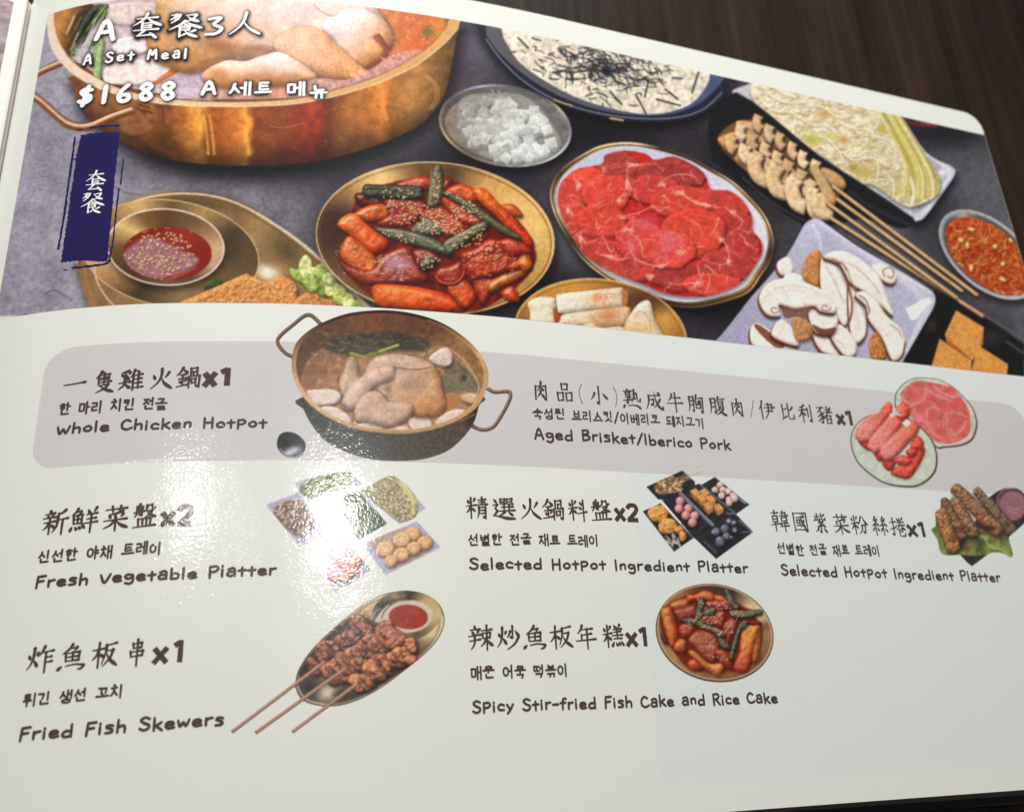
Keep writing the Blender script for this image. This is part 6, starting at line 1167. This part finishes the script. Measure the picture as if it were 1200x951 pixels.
# ------------------------------------------------------------------
# MATERIALS
# ------------------------------------------------------------------
def mat(name):
    m = bpy.data.materials.new(name); m.use_nodes = True; nt = m.node_tree
    return m, nt, nt.nodes['Principled BSDF'], nt.nodes, nt.links
def laminate(nt, b, strength=.12, scale=1.):
    """glossy film on the paper: fine orange-peel relief"""
    N, L = nt.nodes, nt.links
    tc = N.new('ShaderNodeTexCoord'); n1 = N.new('ShaderNodeTexNoise'); n1.inputs['Scale'].default_value = 1500*scale; n1.inputs['Detail'].default_value = 2
    n2 = N.new('ShaderNodeTexNoise'); n2.inputs['Scale'].default_value = 260*scale; n2.inputs['Detail'].default_value = 1
    n3 = N.new('ShaderNodeTexNoise'); n3.inputs['Scale'].default_value = 22; n3.inputs['Detail'].default_value = 1
    for n in (n1, n2, n3): L.new(tc.outputs['Object'], n.inputs['Vector'])
    a = N.new('ShaderNodeMath'); a.operation = 'MULTIPLY_ADD'; a.inputs[1].default_value = 1.5; L.new(n2.outputs[0], a.inputs[0]); L.new(n1.outputs[0], a.inputs[2])
    e = N.new('ShaderNodeMath'); e.operation = 'MULTIPLY_ADD'; e.inputs[1].default_value = 5; L.new(n3.outputs[0], e.inputs[0]); L.new(a.outputs[0], e.inputs[2])
    bp = N.new('ShaderNodeBump'); bp.inputs['Strength'].default_value = strength; bp.inputs['Distance'].default_value = .0001; L.new(e.outputs[0], bp.inputs['Height'])
    L.new(bp.outputs[0], b.inputs['Coat Normal'])
    b2 = N.new('ShaderNodeBump'); b2.inputs['Strength'].default_value = strength*.16; b2.inputs['Distance'].default_value = .0001; L.new(e.outputs[0], b2.inputs['Height']); L.new(b2.outputs[0], b.inputs['Normal'])
    sm_ = N.new('ShaderNodeTexNoise'); sm_.inputs['Scale'].default_value = 34; sm_.inputs['Detail'].default_value = 4; sm_.inputs['Distortion'].default_value = 1.2; L.new(tc.outputs['Object'], sm_.inputs['Vector'])
    mrr = N.new('ShaderNodeMapRange'); mrr.inputs[1].default_value = .38; mrr.inputs[2].default_value = .68; mrr.inputs[3].default_value = .06; mrr.inputs[4].default_value = .15; L.new(sm_.outputs[0], mrr.inputs[0]); L.new(mrr.outputs[0], b.inputs['Coat Roughness'])
    b.inputs['Roughness'].default_value = .27; b.inputs['Specular IOR Level'].default_value = .22
    b.inputs['Coat Weight'].default_value = .55
    return tc
def print_mat(name, k=1.0, lift=.0, gam=1.):
    m, nt, b, N, L = mat(name); at = N.new('ShaderNodeAttribute'); at.attribute_name = 'ink'
    tc = laminate(nt, b, .33); nz = N.new('ShaderNodeTexNoise'); nz.inputs['Scale'].default_value = 2600; nz.inputs['Detail'].default_value = 2; L.new(tc.outputs['Object'], nz.inputs[0])
    mr = N.new('ShaderNodeMapRange'); mr.inputs[3].default_value = .965; mr.inputs[4].default_value = 1.035; L.new(nz.outputs[0], mr.inputs[0])
    mx = N.new('ShaderNodeVectorMath'); mx.operation = 'SCALE'; L.new(at.outputs['Color'], mx.inputs[0]); L.new(mr.outputs[0], mx.inputs['Scale'])
    L.new(mx.outputs[0], b.inputs['Base Color']); return m
def flat_mat(name, rgb, rough=.4, lam=True, var=.03, vs=900, bump=.33):
    m, nt, b, N, L = mat(name); 
    if lam: tc = laminate(nt, b, bump)
    else: tc = N.new('ShaderNodeTexCoord'); b.inputs['Roughness'].default_value = rough
    nz = N.new('ShaderNodeTexNoise'); nz.inputs['Scale'].default_value = vs; nz.inputs['Detail'].default_value = 3; L.new(tc.outputs['Object'], nz.inputs[0])
    cr = N.new('ShaderNodeMix'); cr.data_type = 'RGBA'; a = np.array(rgb, float)
    cr.inputs['A'].default_value = (*(a*(1-var)), 1); cr.inputs['B'].default_value = (*np.minimum(a*(1+var), 1), 1); L.new(nz.outputs[0], cr.inputs['Factor']); L.new(cr.outputs['Result'], b.inputs['Base Color'])
    return m
def srgb(x): x = np.asarray(x, float); return np.where(x <= .04045, x/12.92, ((np.maximum(x, 0)+.055)/1.055)**2.4)
PAPER = flat_mat('laminated_paper', (.80, .81, .752), var=.012, vs=60)
TINT = flat_mat('paper_bluish_tint', (.765, .795, .765), var=.012, vs=60)
BAND = flat_mat('lilac_grey_ink', (.635, .61, .605), var=.02, vs=120)
PHOTO = print_mat('photo_ink')
def ink_mat(name, rgb): return flat_mat(name, srgb(rgb), var=.10, vs=2200)
INKM = ink_mat('brown_ink', INK*.95); WHM = flat_mat('white_lettering_ink', (.92, .92, .90), var=.01); NAVY = flat_mat('navy_ink', srgb(c(36, 30, 84)), var=.08, vs=500)
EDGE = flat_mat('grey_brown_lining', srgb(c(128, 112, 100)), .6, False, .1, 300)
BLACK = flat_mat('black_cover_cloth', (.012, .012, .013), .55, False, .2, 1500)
SHEETS = flat_mat('page_block_paper', (.62, .60, .54), .7, False, .06, 900)

def wood():
    m, nt, b, N, L = mat('dark_walnut_table'); tc = N.new('ShaderNodeTexCoord'); mp = N.new('ShaderNodeMapping'); mp.inputs['Rotation'].default_value = (0, 0, math.radians(-7)); mp.inputs['Scale'].default_value = (1, .055, 1); L.new(tc.outputs['Object'], mp.inputs[0])
    wn = N.new('ShaderNodeTexNoise'); wn.inputs['Scale'].default_value = 9; wn.inputs['Detail'].default_value = 2; L.new(mp.outputs[0], wn.inputs[0])
    ad = N.new('ShaderNodeVectorMath'); ad.operation = 'MULTIPLY_ADD'; ad.inputs[1].default_value = (.05, .05, 0); L.new(wn.outputs['Color'], ad.inputs[0]); L.new(mp.outputs[0], ad.inputs[2])
    n1 = N.new('ShaderNodeTexNoise'); n1.inputs['Scale'].default_value = 42; n1.inputs['Detail'].default_value = 5; n1.inputs['Roughness'].default_value = .62; L.new(ad.outputs[0], n1.inputs[0])
    n2 = N.new('ShaderNodeTexNoise'); n2.inputs['Scale'].default_value = 330; n2.inputs['Detail'].default_value = 3; L.new(ad.outputs[0], n2.inputs[0])
    r1 = N.new('ShaderNodeValToRGB'); e = r1.color_ramp.elements; e[0].position = .36; e[0].color = (.011, .0068, .0046, 1); e[1].position = .68; e[1].color = (.036, .022, .0145, 1); x = e.new(.5); x.color = (.022, .0145, .0105, 1); L.new(n1.outputs[0], r1.inputs[0])
    r2 = N.new('ShaderNodeMapRange'); r2.inputs[1].default_value = .3; r2.inputs[2].default_value = .7; r2.inputs[3].default_value = .68; r2.inputs[4].default_value = 1.25; L.new(n2.outputs[0], r2.inputs[0])
    mx = N.new('ShaderNodeVectorMath'); mx.operation = 'SCALE'; L.new(r1.outputs[0], mx.inputs[0]); L.new(r2.outputs[0], mx.inputs['Scale']); L.new(mx.outputs[0], b.inputs['Base Color'])
    bp = N.new('ShaderNodeBump'); bp.inputs['Strength'].default_value = .35; bp.inputs['Distance'].default_value = .0003; L.new(n2.outputs[0], bp.inputs['Height']); L.new(bp.outputs[0], b.inputs['Normal'])
    b.inputs['Roughness'].default_value = .5; b.inputs['Specular IOR Level'].default_value = .07; return m

# ------------------------------------------------------------------
# MESH HELPERS
# ------------------------------------------------------------------
BASE = W(0.15, 0.07, ZT0)                   # foot of the menu on the table
def mesh(name, V, Fc, material, parent=None, label=None, attr=None, smooth=False):
    V = np.asarray(V, np.float32).reshape(-1, 3)
    if parent is not None: V = V-np.asarray(BASE, np.float32)
    me = bpy.data.meshes.new(name)
    if isinstance(Fc, np.ndarray):
        n = len(Fc); k = Fc.shape[1]
        me.vertices.add(len(V)); me.vertices.foreach_set('co', V.ravel()); me.loops.add(n*k); me.loops.foreach_set('vertex_index', Fc.astype(np.int32).ravel())
        me.polygons.add(n); me.polygons.foreach_set('loop_start', np.arange(0, n*k, k, dtype=np.int32)); me.update(calc_edges=True)
    else: me.from_pydata(V.tolist(), [], Fc); me.update()
    if smooth: me.polygons.foreach_set('use_smooth', np.ones(len(me.polygons), bool))
    if attr is not None:
        A = me.color_attributes.new('ink', 'FLOAT_COLOR', 'POINT'); A.data.foreach_set('color', np.hstack([attr, np.ones((len(attr), 1))]).astype(np.float32).ravel())
    me.materials.append(material); o = bpy.data.objects.new(name, me); COL.objects.link(o)
    if parent is not None: o.parent = parent
    if label: o['label'] = label
    return o
def polyin(P, x, y):
    r = np.zeros(x.shape, bool)
    for i in range(len(P)):
        a, b = P[i-1], P[i]
        if a[1] != b[1]: r ^= ((a[1] > y) != (b[1] > y)) & (x < (b[0]-a[0])*(y-a[1])/(b[1]-a[1])+a[0])
    return r
def nearest(P, x, y):
    best = np.full(x.shape, 1e9); bx = x.copy(); by = y.copy()
    for i in range(len(P)):
        a, b = P[i-1], P[i]; dx, dy = b[0]-a[0], b[1]-a[1]; L_ = dx*dx+dy*dy+1e-18
        t = np.clip(((x-a[0])*dx+(y-a[1])*dy)/L_, 0, 1); qx, qy = a[0]+t*dx, a[1]+t*dy; d = (x-qx)**2+(y-qy)**2
        k = d < best; best[k] = d[k]; bx[k] = qx[k]; by[k] = qy[k]
    return bx, by
def clip_rect(P, x0, y0, x1, y1):
    for ax, lim, sg in ((0, x0, 1), (0, x1, -1), (1, y0, 1), (1, y1, -1)):
        out = []
        for i in range(len(P)):
            a, b = P[i-1], P[i]; ia, ib = sg*(a[ax]-lim) >= 0, sg*(b[ax]-lim) >= 0
            if ia != ib: out.append(a+(b-a)*(lim-a[ax])/(b[ax]-a[ax]))
            if ib: out.append(b)
        P = np.array(out)
        if len(P) == 0: return P
    return P
def sheet_uv(polys, sp):
    """grid of points inside the outlines, its rim drawn onto the outline"""
    A = np.vstack(polys); x0, y0 = A.min(0)-sp; x1, y1 = A.max(0)+sp
    gx = np.arange(x0, x1+sp, sp); gy = np.arange(y0, y1+sp, sp); X, Y = np.meshgrid(gx, gy); own = np.full(X.shape, -1)
    for k, P in enumerate(polys): m = polyin(P, X, Y); own[m & (own < 0)] = k
    ins = own >= 0
    q = ins[:-1, :-1] | ins[1:, :-1] | ins[:-1, 1:] | ins[1:, 1:]
    use = np.zeros(X.shape, bool); use[:-1, :-1] |= q; use[1:, :-1] |= q; use[:-1, 1:] |= q; use[1:, 1:] |= q
    rim = use & ~ins; rx, ry = X[rim], Y[rim]
    bd = np.full(rx.shape, 1e9); nx, ny = rx.copy(), ry.copy()
    for P in polys:
        ax, ay = nearest(P, rx, ry); d = (ax-rx)**2+(ay-ry)**2; k = d < bd; bd[k] = d[k]; nx[k] = ax[k]; ny[k] = ay[k]
    X[rim] = nx; Y[rim] = ny
    idx = np.full(X.shape, -1); idx[use] = np.arange(use.sum()); j, i = np.nonzero(q)
    Fc = np.stack([idx[j, i], idx[j, i+1], idx[j+1, i+1], idx[j+1, i]], 1)
    return X[use], Y[use], Fc
def sample(x, y):
    gx = np.clip(x*K, 0, CW-1.01); gy = np.clip(y*K, 0, CH-1.01); x0 = gx.astype(int); y0 = gy.astype(int); fx = (gx-x0)[:, None]; fy = (gy-y0)[:, None]
    a = (IMG[y0, x0]*(1-fx)+IMG[y0, x0+1]*fx)*(1-fy)+(IMG[y0+1, x0]*(1-fx)+IMG[y0+1, x0+1]*fx)*fy
    return a
def ink(rgb, light):
    """printed tone -> reflectance of the ink (the paper itself reflects about 0.8)"""
    return np.clip(srgb(rgb*1.0)*light, .006, .86)
H1, H2, H3, H4, H5 = .00004, .00007, .00013, .00015, .00018    # films of ink, a few hundredths of a millimetre each
def printed(name, label, polys_px, h, parent, sp=.0009, light=1.15, clip=None, edge_px=0):
    polys = []
    for P in polys_px:
        q = to_uv(P)
        if clip is not None: q = clip_rect(q, *clip)
        if len(q) > 2: polys.append(q)
    u, v, Fc = sheet_uv(polys, sp); x, y = to_px(u, v)
    return mesh(name, S(u, v, h), Fc, PHOTO, parent, label, ink(sample(x, y), light), True)
def slab(name, outline, ztop, thick_, material, parent, label=None, n=1):
    """a board or sheet with its own thickness; ztop(u, v) in page frame"""
    P = np.array(outline); u, v, Fc = sheet_uv([P], n); m = len(u)
    zt = ztop(u); top = W(u, v, zt); bot = W(u, v, zt-thick_)
    e = {}
    for f in Fc.tolist():
        for a, b in zip(f, f[1:]+f[:1]):
            if (b, a) in e: del e[(b, a)]
            else: e[(a, b)] = 1
    side = [[b, a, a+m, b+m] for a, b in e]
    return mesh(name, np.vstack([top, bot]), np.vstack([Fc, Fc[:, ::-1]+m, np.array(side)]), material, parent, label)
def rrect(x0, y0, x1, y1, rr, n=8):
    """rectangle, corner radii rr = (bl, br, tr, tl)"""
    o = []
    for (cx, cy, sx, sy, a0), r in zip(((x0, y0, 1, 1, 180), (x1, y0, -1, 1, 270), (x1, y1, -1, -1, 0), (x0, y1, 1, -1, 90)), rr):
        if r <= 0: o.append((cx, cy)); continue
        for t in np.linspace(a0, a0+90, n): o.append((cx+sx*r+r*math.cos(math.radians(t)), cy+sy*r+r*math.sin(math.radians(t))))
    return np.array(o)
def lettering(name, label, T_, material, parent, h):
    V = []; Fc = []; cnt = 0
    for si, (uv, hw, k) in enumerate(T_.items):
        d = np.gradient(uv, axis=0); d /= np.linalg.norm(d, axis=1)[:, None]+1e-12; nrm = np.stack([-d[:, 1], d[:, 0]], 1)
        wv = 1+LET.normal(0, .03, len(uv)); L_ = uv+nrm*(hw*wv)[:, None]; Rr = uv-nrm*(hw*wv)[:, None]
        pts = [L_, Rr]; base = cnt; n = len(uv)
        hh = h+(si % 13)*1.2e-6
        allp = np.vstack([L_, Rr])
        for i in range(n-1): Fc.append((base+i, base+n+i, base+n+i+1, base+i+1))
        cnt += 2*n
        if k != 'b':
            for end, sg in ((0, -1), (n-1, 1)):
                a = math.atan2(d[end, 1]*sg, d[end, 0]*sg); arc = [uv[end]+hw[end]*np.array([math.cos(a+q), math.sin(a+q)]) for q in np.linspace(-math.pi/2, math.pi/2, 6)]
                allp = np.vstack([allp, arc]); Fc.append(tuple(range(cnt, cnt+6))); cnt += 6
        V.append(S(allp[:, 0], allp[:, 1], hh))
    # faces look up the page normal
    Vv = np.vstack(V)
    o = mesh(name, Vv, [list(f) for f in Fc], material, parent, label)
    return o
def props(o, **k):
    for a, b in k.items(): o[a] = b
    return o

# ------------------------------------------------------------------
# THE TABLE
# ------------------------------------------------------------------
WOOD = wood()
c0 = W(0.15, 0.07, ZT0)
tx0, tx1, ty0, ty1, tz = c0[0]-.75, c0[0]+.75, c0[1]-.45, c0[1]+.55, -.025
r_ = rrect(tx0, ty0, tx1, ty1, (.02,)*4); nn = len(r_)
tv = [(x, y, 0.) for x, y in r_]+[(x, y, tz) for x, y in r_]
tf = [list(range(nn)), list(range(2*nn-1, nn-1, -1))]+[[i, i+nn, (i+1) % nn+nn, (i+1) % nn] for i in range(nn)]
table = mesh('tabletop', tv, tf, WOOD)
props(table, label='dark walnut tabletop with fine straight grain under the menu', category='table')

# ------------------------------------------------------------------
# THE MENU
# ------------------------------------------------------------------
menu = bpy.data.objects.new('menu_book', None); menu.location = BASE; COL.objects.link(menu)
props(menu, label='open laminated menu showing set meal A with food pictures, lying on the dark table', category='menu')
UR = .8195; UG = float(to_uv([(19.5, 100)])[0, 0])+.002; VB = -.4105; VT = float(np.mean(to_uv([(530, 0), (600, 6), (800, 57), (1000, 99)])[:, 1]))
PL = float(to_uv([(39, 117)])[0, 0]); PT = float(np.mean(to_uv([(530, 27), (700, 58), (800, 78), (1000, 120)])[:, 1])); PB = float(np.mean(to_uv([(600, 372), (800, 394), (1000, 418)])[:, 1]))
print('page', UG, UR, VB, VT, 'photo', PL, PT, PB)
zt = lambda du: (lambda u: prof(u)+du)
page = slab('page', rrect(UG, VB, UR, VT, (0, .012, .030, 0)), zt(0), .0012, PAPER, menu, None, .004)
for p_ in page.data.polygons: p_.use_smooth = False
def table_z(u): return ZT0+SL*np.asarray(u)
for k in range(4):      # sheets below, following the top page down to the table
    q = (k+1)/5
    slab('page', rrect(UG-.001, VB+.006+.002*k, UR-.003-.003*k, VT-.006-.001*k, (0, .012, .03, 0)), (lambda u, q=q: np.maximum(prof(u)-.0016-(prof(u)-.0016-table_z(u)-.008)*q*.8, table_z(u)+.004)), .0009, SHEETS, menu, 'sheet under the open page', .02)
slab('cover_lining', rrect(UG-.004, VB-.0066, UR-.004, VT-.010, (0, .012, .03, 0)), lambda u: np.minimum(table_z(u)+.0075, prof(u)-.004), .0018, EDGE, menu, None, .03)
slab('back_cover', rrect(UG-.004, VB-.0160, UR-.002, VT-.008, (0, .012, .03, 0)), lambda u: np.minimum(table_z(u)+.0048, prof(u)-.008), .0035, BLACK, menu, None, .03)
# facing page, rising out of the gutter to the left
def left_z(u):
    d = UG-.006-np.asarray(u); return prof(UG)+.002+.028*(1-np.exp(-d/.07))-.02*np.clip(d, 0, 1)
lu0 = UG-.62
lp = slab('facing_page', rrect(lu0, VB, UG-.006, VT, (.02, 0, 0, .02)), left_z, .004, PAPER, menu, 'white margined facing page printed with a mauve wood photograph', .01)
m_, nt_, b_, N_, L_n = mat('mauve_wood_print'); tc_ = laminate(nt_, b_, .2)
mp_ = N_.new('ShaderNodeMapping'); mp_.inputs['Scale'].default_value = (.10, 1, 1); mp_.inputs['Rotation'].default_value = (0, 0, math.radians(6)); L_n.new(tc_.outputs['Object'], mp_.inputs[0])
nz_ = N_.new('ShaderNodeTexNoise'); nz_.inputs['Scale'].default_value = 420; nz_.inputs['Detail'].default_value = 5; nz_.inputs['Distortion'].default_value = .4; L_n.new(mp_.outputs[0], nz_.inputs[0])
cr_ = N_.new('ShaderNodeValToRGB'); e_ = cr_.color_ramp.elements; e_[0].position = .30; e_[0].color = (.20, .14, .14, 1); e_[1].position = .66; e_[1].color = (.50, .40, .42, 1); L_n.new(nz_.outputs[0], cr_.inputs[0]); L_n.new(cr_.outputs[0], b_.inputs['Base Color'])
uu, vv, ff = sheet_uv([rrect(lu0+.03, PB-.2, UG-.0195, VT-.0185, (0,)*4)], .01)
mesh('wood_photograph', W(uu, vv, left_z(uu)+.0004), ff, m_, lp, 'mauve wood grain photograph')
# gutter: the fold between the two pages
g = [(UG-.0062, VB), (UG-.0002, VB), (UG-.0002, VT-.001), (UG-.0062, VT-.001)]
gu = np.array([UG-.0066, UG-.003, UG+.0004]); gz = prof(UG)+np.array([-.0045, -.009, -.0045])
gv = np.linspace(VB+.001, VT-.002, 12); GX, GY = np.meshgrid(gu, gv); GZ = np.tile(gz, (12, 1))
mesh('gutter_fold', W(GX.ravel(), GY.ravel(), GZ.ravel()), [[j*3+i, j*3+i+1, j*3+i+4, j*3+i+3] for j in range(11) for i in range(2)], SHEETS, menu, 'narrow dark fold between the two pages')

# ---- paint the print, with the soft dark halo printed behind the white lettering
build_lines()
for n_ in ORDER[:ORDER.index('paper')]: globals()['paint_'+n_]()
for nm, lb, T_, colr_ in LINES:
    if colr_ is WHITE and nm != 'label_lettering':
        for uv, hw, k in T_.items:
            x, y = to_px(uv[::2, 0], uv[::2, 1]); line(np.stack([x+.8, y+1.2], 1), 8, c(36, 26, 32), .55, 7, smooth=0)
            line(np.stack([x+.6, y+.9], 1), 5.6, c(28, 20, 28), .8, 2.4, smooth=0)
for n_ in ORDER[ORDER.index('paper'):]: globals()['paint_'+n_]()

# the printed picture is a little soft and carries a fine grain
def soften(a, k):
    w = np.array([k, 1, k]); w /= w.sum()
    a = w[0]*np.roll(a, 1, 0)+w[1]*a+w[2]*np.roll(a, -1, 0); return w[0]*np.roll(a, 1, 1)+w[1]*a+w[2]*np.roll(a, -1, 1)
IMG[:] = soften(IMG, .35)*(1+.03*noise(1.3, 1, seed=41)+.03*noise(3.1, 2, seed=42))[..., None]
IMG[:int(438*K)] = np.clip(IMG[:int(438*K)], 0, 1)**1.10
photo_clip = (PL, PB, UR-.0004, PT)
LT = 1.06
rr_ = rrect(PL, PB, UR-.0004, PT, (0, 0, 0, 0)); 
u_, v_, f_ = sheet_uv([rr_], .00135); x_, y_ = to_px(u_, v_)
banner = mesh('banner_photograph', S(u_, v_, H1), f_, PHOTO, menu, 'wide photograph of hot pot dishes on grey slate', ink(sample(x_, y_), LT), True)
DISH = [('printed_noodle_bowl','white noodles with seaweed strips in a dark bowl','noodle'),('printed_brass_pot','big brass pot with a whole chicken and leeks','hotpot'),('printed_radish_bowl','small steel bowl of radish cubes','radish'),
 ('printed_sauce_platter','brass platter with a sesame dipping sauce and fried cutlet','sauce'),('printed_stir_fry','brass plate of red rice cakes and fish cake with sesame','stirfry'),('printed_cabbage_dish','white dish with a cabbage wedge','cabbage'),
 ('printed_beef_plate','gold rimmed plate of raw red beef slices','beef'),('printed_tofu','three orange tofu cubes on a black tray','tofu'),('printed_carrot_bowl','steel bowl of orange shredded carrot','carrots'),('printed_rice_cake_plate','brass plate of white rice cakes','ricecake'),
 ('printed_fish_cake_skewers','folded fish cake on four wooden skewers','skewers'),('printed_mushroom_dish','square white dish of sliced mushrooms','mushrooms')]
for k, (nm, lb, key) in enumerate(DISH):
    printed(nm, lb, OUT[key], H2+k*4e-6, banner, .00092, LT, photo_clip)
# ---- flat inks of the page
def inked(name, label, P, h, material, parent=page, sp=.006):
    u, v, Fc = sheet_uv(P if isinstance(P, list) else [P], sp); return mesh(name, S(u, v, h), Fc, material, parent, label, None, True)
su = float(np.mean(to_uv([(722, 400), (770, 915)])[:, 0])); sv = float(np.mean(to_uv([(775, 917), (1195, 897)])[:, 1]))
inked('bluish_tint', 'faint bluish rectangle on the lower right of the page', rrect(su, sv, UR-.004, PB-.0005, (0,)*4), .00002, TINT)  # slightly bluer, darker paper tone inside a plain rectangle
bl = float(to_uv([(45, 480)])[0, 0]); br = float(to_uv([(1212, 530)])[0, 0]); bt = float(np.mean(to_uv([(200, 399), (567, 412), (800, 432), (1133, 469)])[:, 1])); bb = float(np.mean(to_uv([(150, 543), (333, 538), (523, 540), (760, 552), (1083, 575)])[:, 1]))
band = inked('title_band', 'lilac grey rounded band across the page', rrect(bl, bb, br, bt, (.022, .03, .03, .028)), H1, BAND, page, .004)
SMALL = [('printed_chicken_pot','two handled pot of whole chicken soup','chickenpot'),('printed_ladle_bowl','dark round ladle bowl','ladle'),('printed_vegetable_trays','six lilac trays of vegetables','vegetables'),('printed_fish_skewers','three fried fish skewers on an oval brass plate with red sauce','fishskewers'),
 ('printed_ingredient_trays','black trays of meat balls, tofu and fish cake','trays'),('printed_meat_plates','two plates of sliced and rolled red meat','meatplates'),('printed_seaweed_rolls','fried seaweed rolls on lettuce beside a purple sauce cup','rolls'),('printed_spicy_rice_cakes','round plate of spicy rice cakes with sesame','ricecakes')]
for k, (nm, lb, key) in enumerate(SMALL):
    printed(nm, lb, OUT[key], H3+k*3e-6, page, .0008, 1.08)
# ---- blue brush label on the photograph
br_ = np.random.default_rng(5)
def brush(pts, w, n=60, gap=.0):
    p = dens(pts, max(2, n//len(pts)), False); d = np.gradient(p, axis=0); d /= np.linalg.norm(d, axis=1)[:, None]; q = np.stack([-d[:, 1], d[:, 0]], 1)
    a = w/2*(1+br_.normal(0, .22, len(p))); b = w/2*(1+br_.normal(0, .22, len(p))); return to_uv(np.vstack([p+q*a[:, None], (p-q*b[:, None])[::-1]]))
def rough(p, s, amp):
    out = []; p = np.array(p, float)
    for i in range(len(p)):
        a, b = p[i], p[(i+1) % len(p)]; n = max(int(np.hypot(*(b-a))/s), 1); d = (b-a)/np.hypot(*(b-a)); nn_ = np.array([-d[1], d[0]])
        for k in range(n): out.append(a+(b-a)*k/n+nn_*br_.normal(0, amp))
    return to_uv(out)
lab = inked('blue_brush_label', 'dark blue brush painted strip', [rough([(94.8,158.5),(105,156),(120,155),(140,155),(137,185),(134,215),(131,250),(128,280),(126,306),(110,305.5),(92,305),(71.5,307),(74,290),(79,255),(84,220),(89,185)], 1.6, .45)], H4, NAVY, menu, .0012)
for P_ in (brush([(88,160),(84,190),(79,225),(74,260),(68,292)], 2.6), brush([(105,149.5),(122,147.5),(140,147)], 2.4, 30), brush([(90,152),(97,151)], 1.6, 12), brush([(85,186),(94,186)], 1.4, 10),
           brush([(145,186),(143,200),(141.5,216)], 1.7, 20), brush([(139.5,220),(136,250),(132,285),(128,305)], 1.9, 50), brush([(84,313.5),(105,311.5),(122,309),(130,304)], 2.6, 40), brush([(74,316),(79,315.5)], 1.4, 8), brush([(124,300),(130,299)], 2, 8)):
    inked('brush_mark', None, [P_], H4, NAVY, lab, .0008)
# ---- lettering
for k, (nm, lb, T_, colr_) in enumerate(LINES):
    if colr_ is WHITE: lettering(nm, lb, T_, WHM, menu if nm != 'label_lettering' else lab, H5)
    else: lettering(nm, lb, T_, INKM, page, H5)
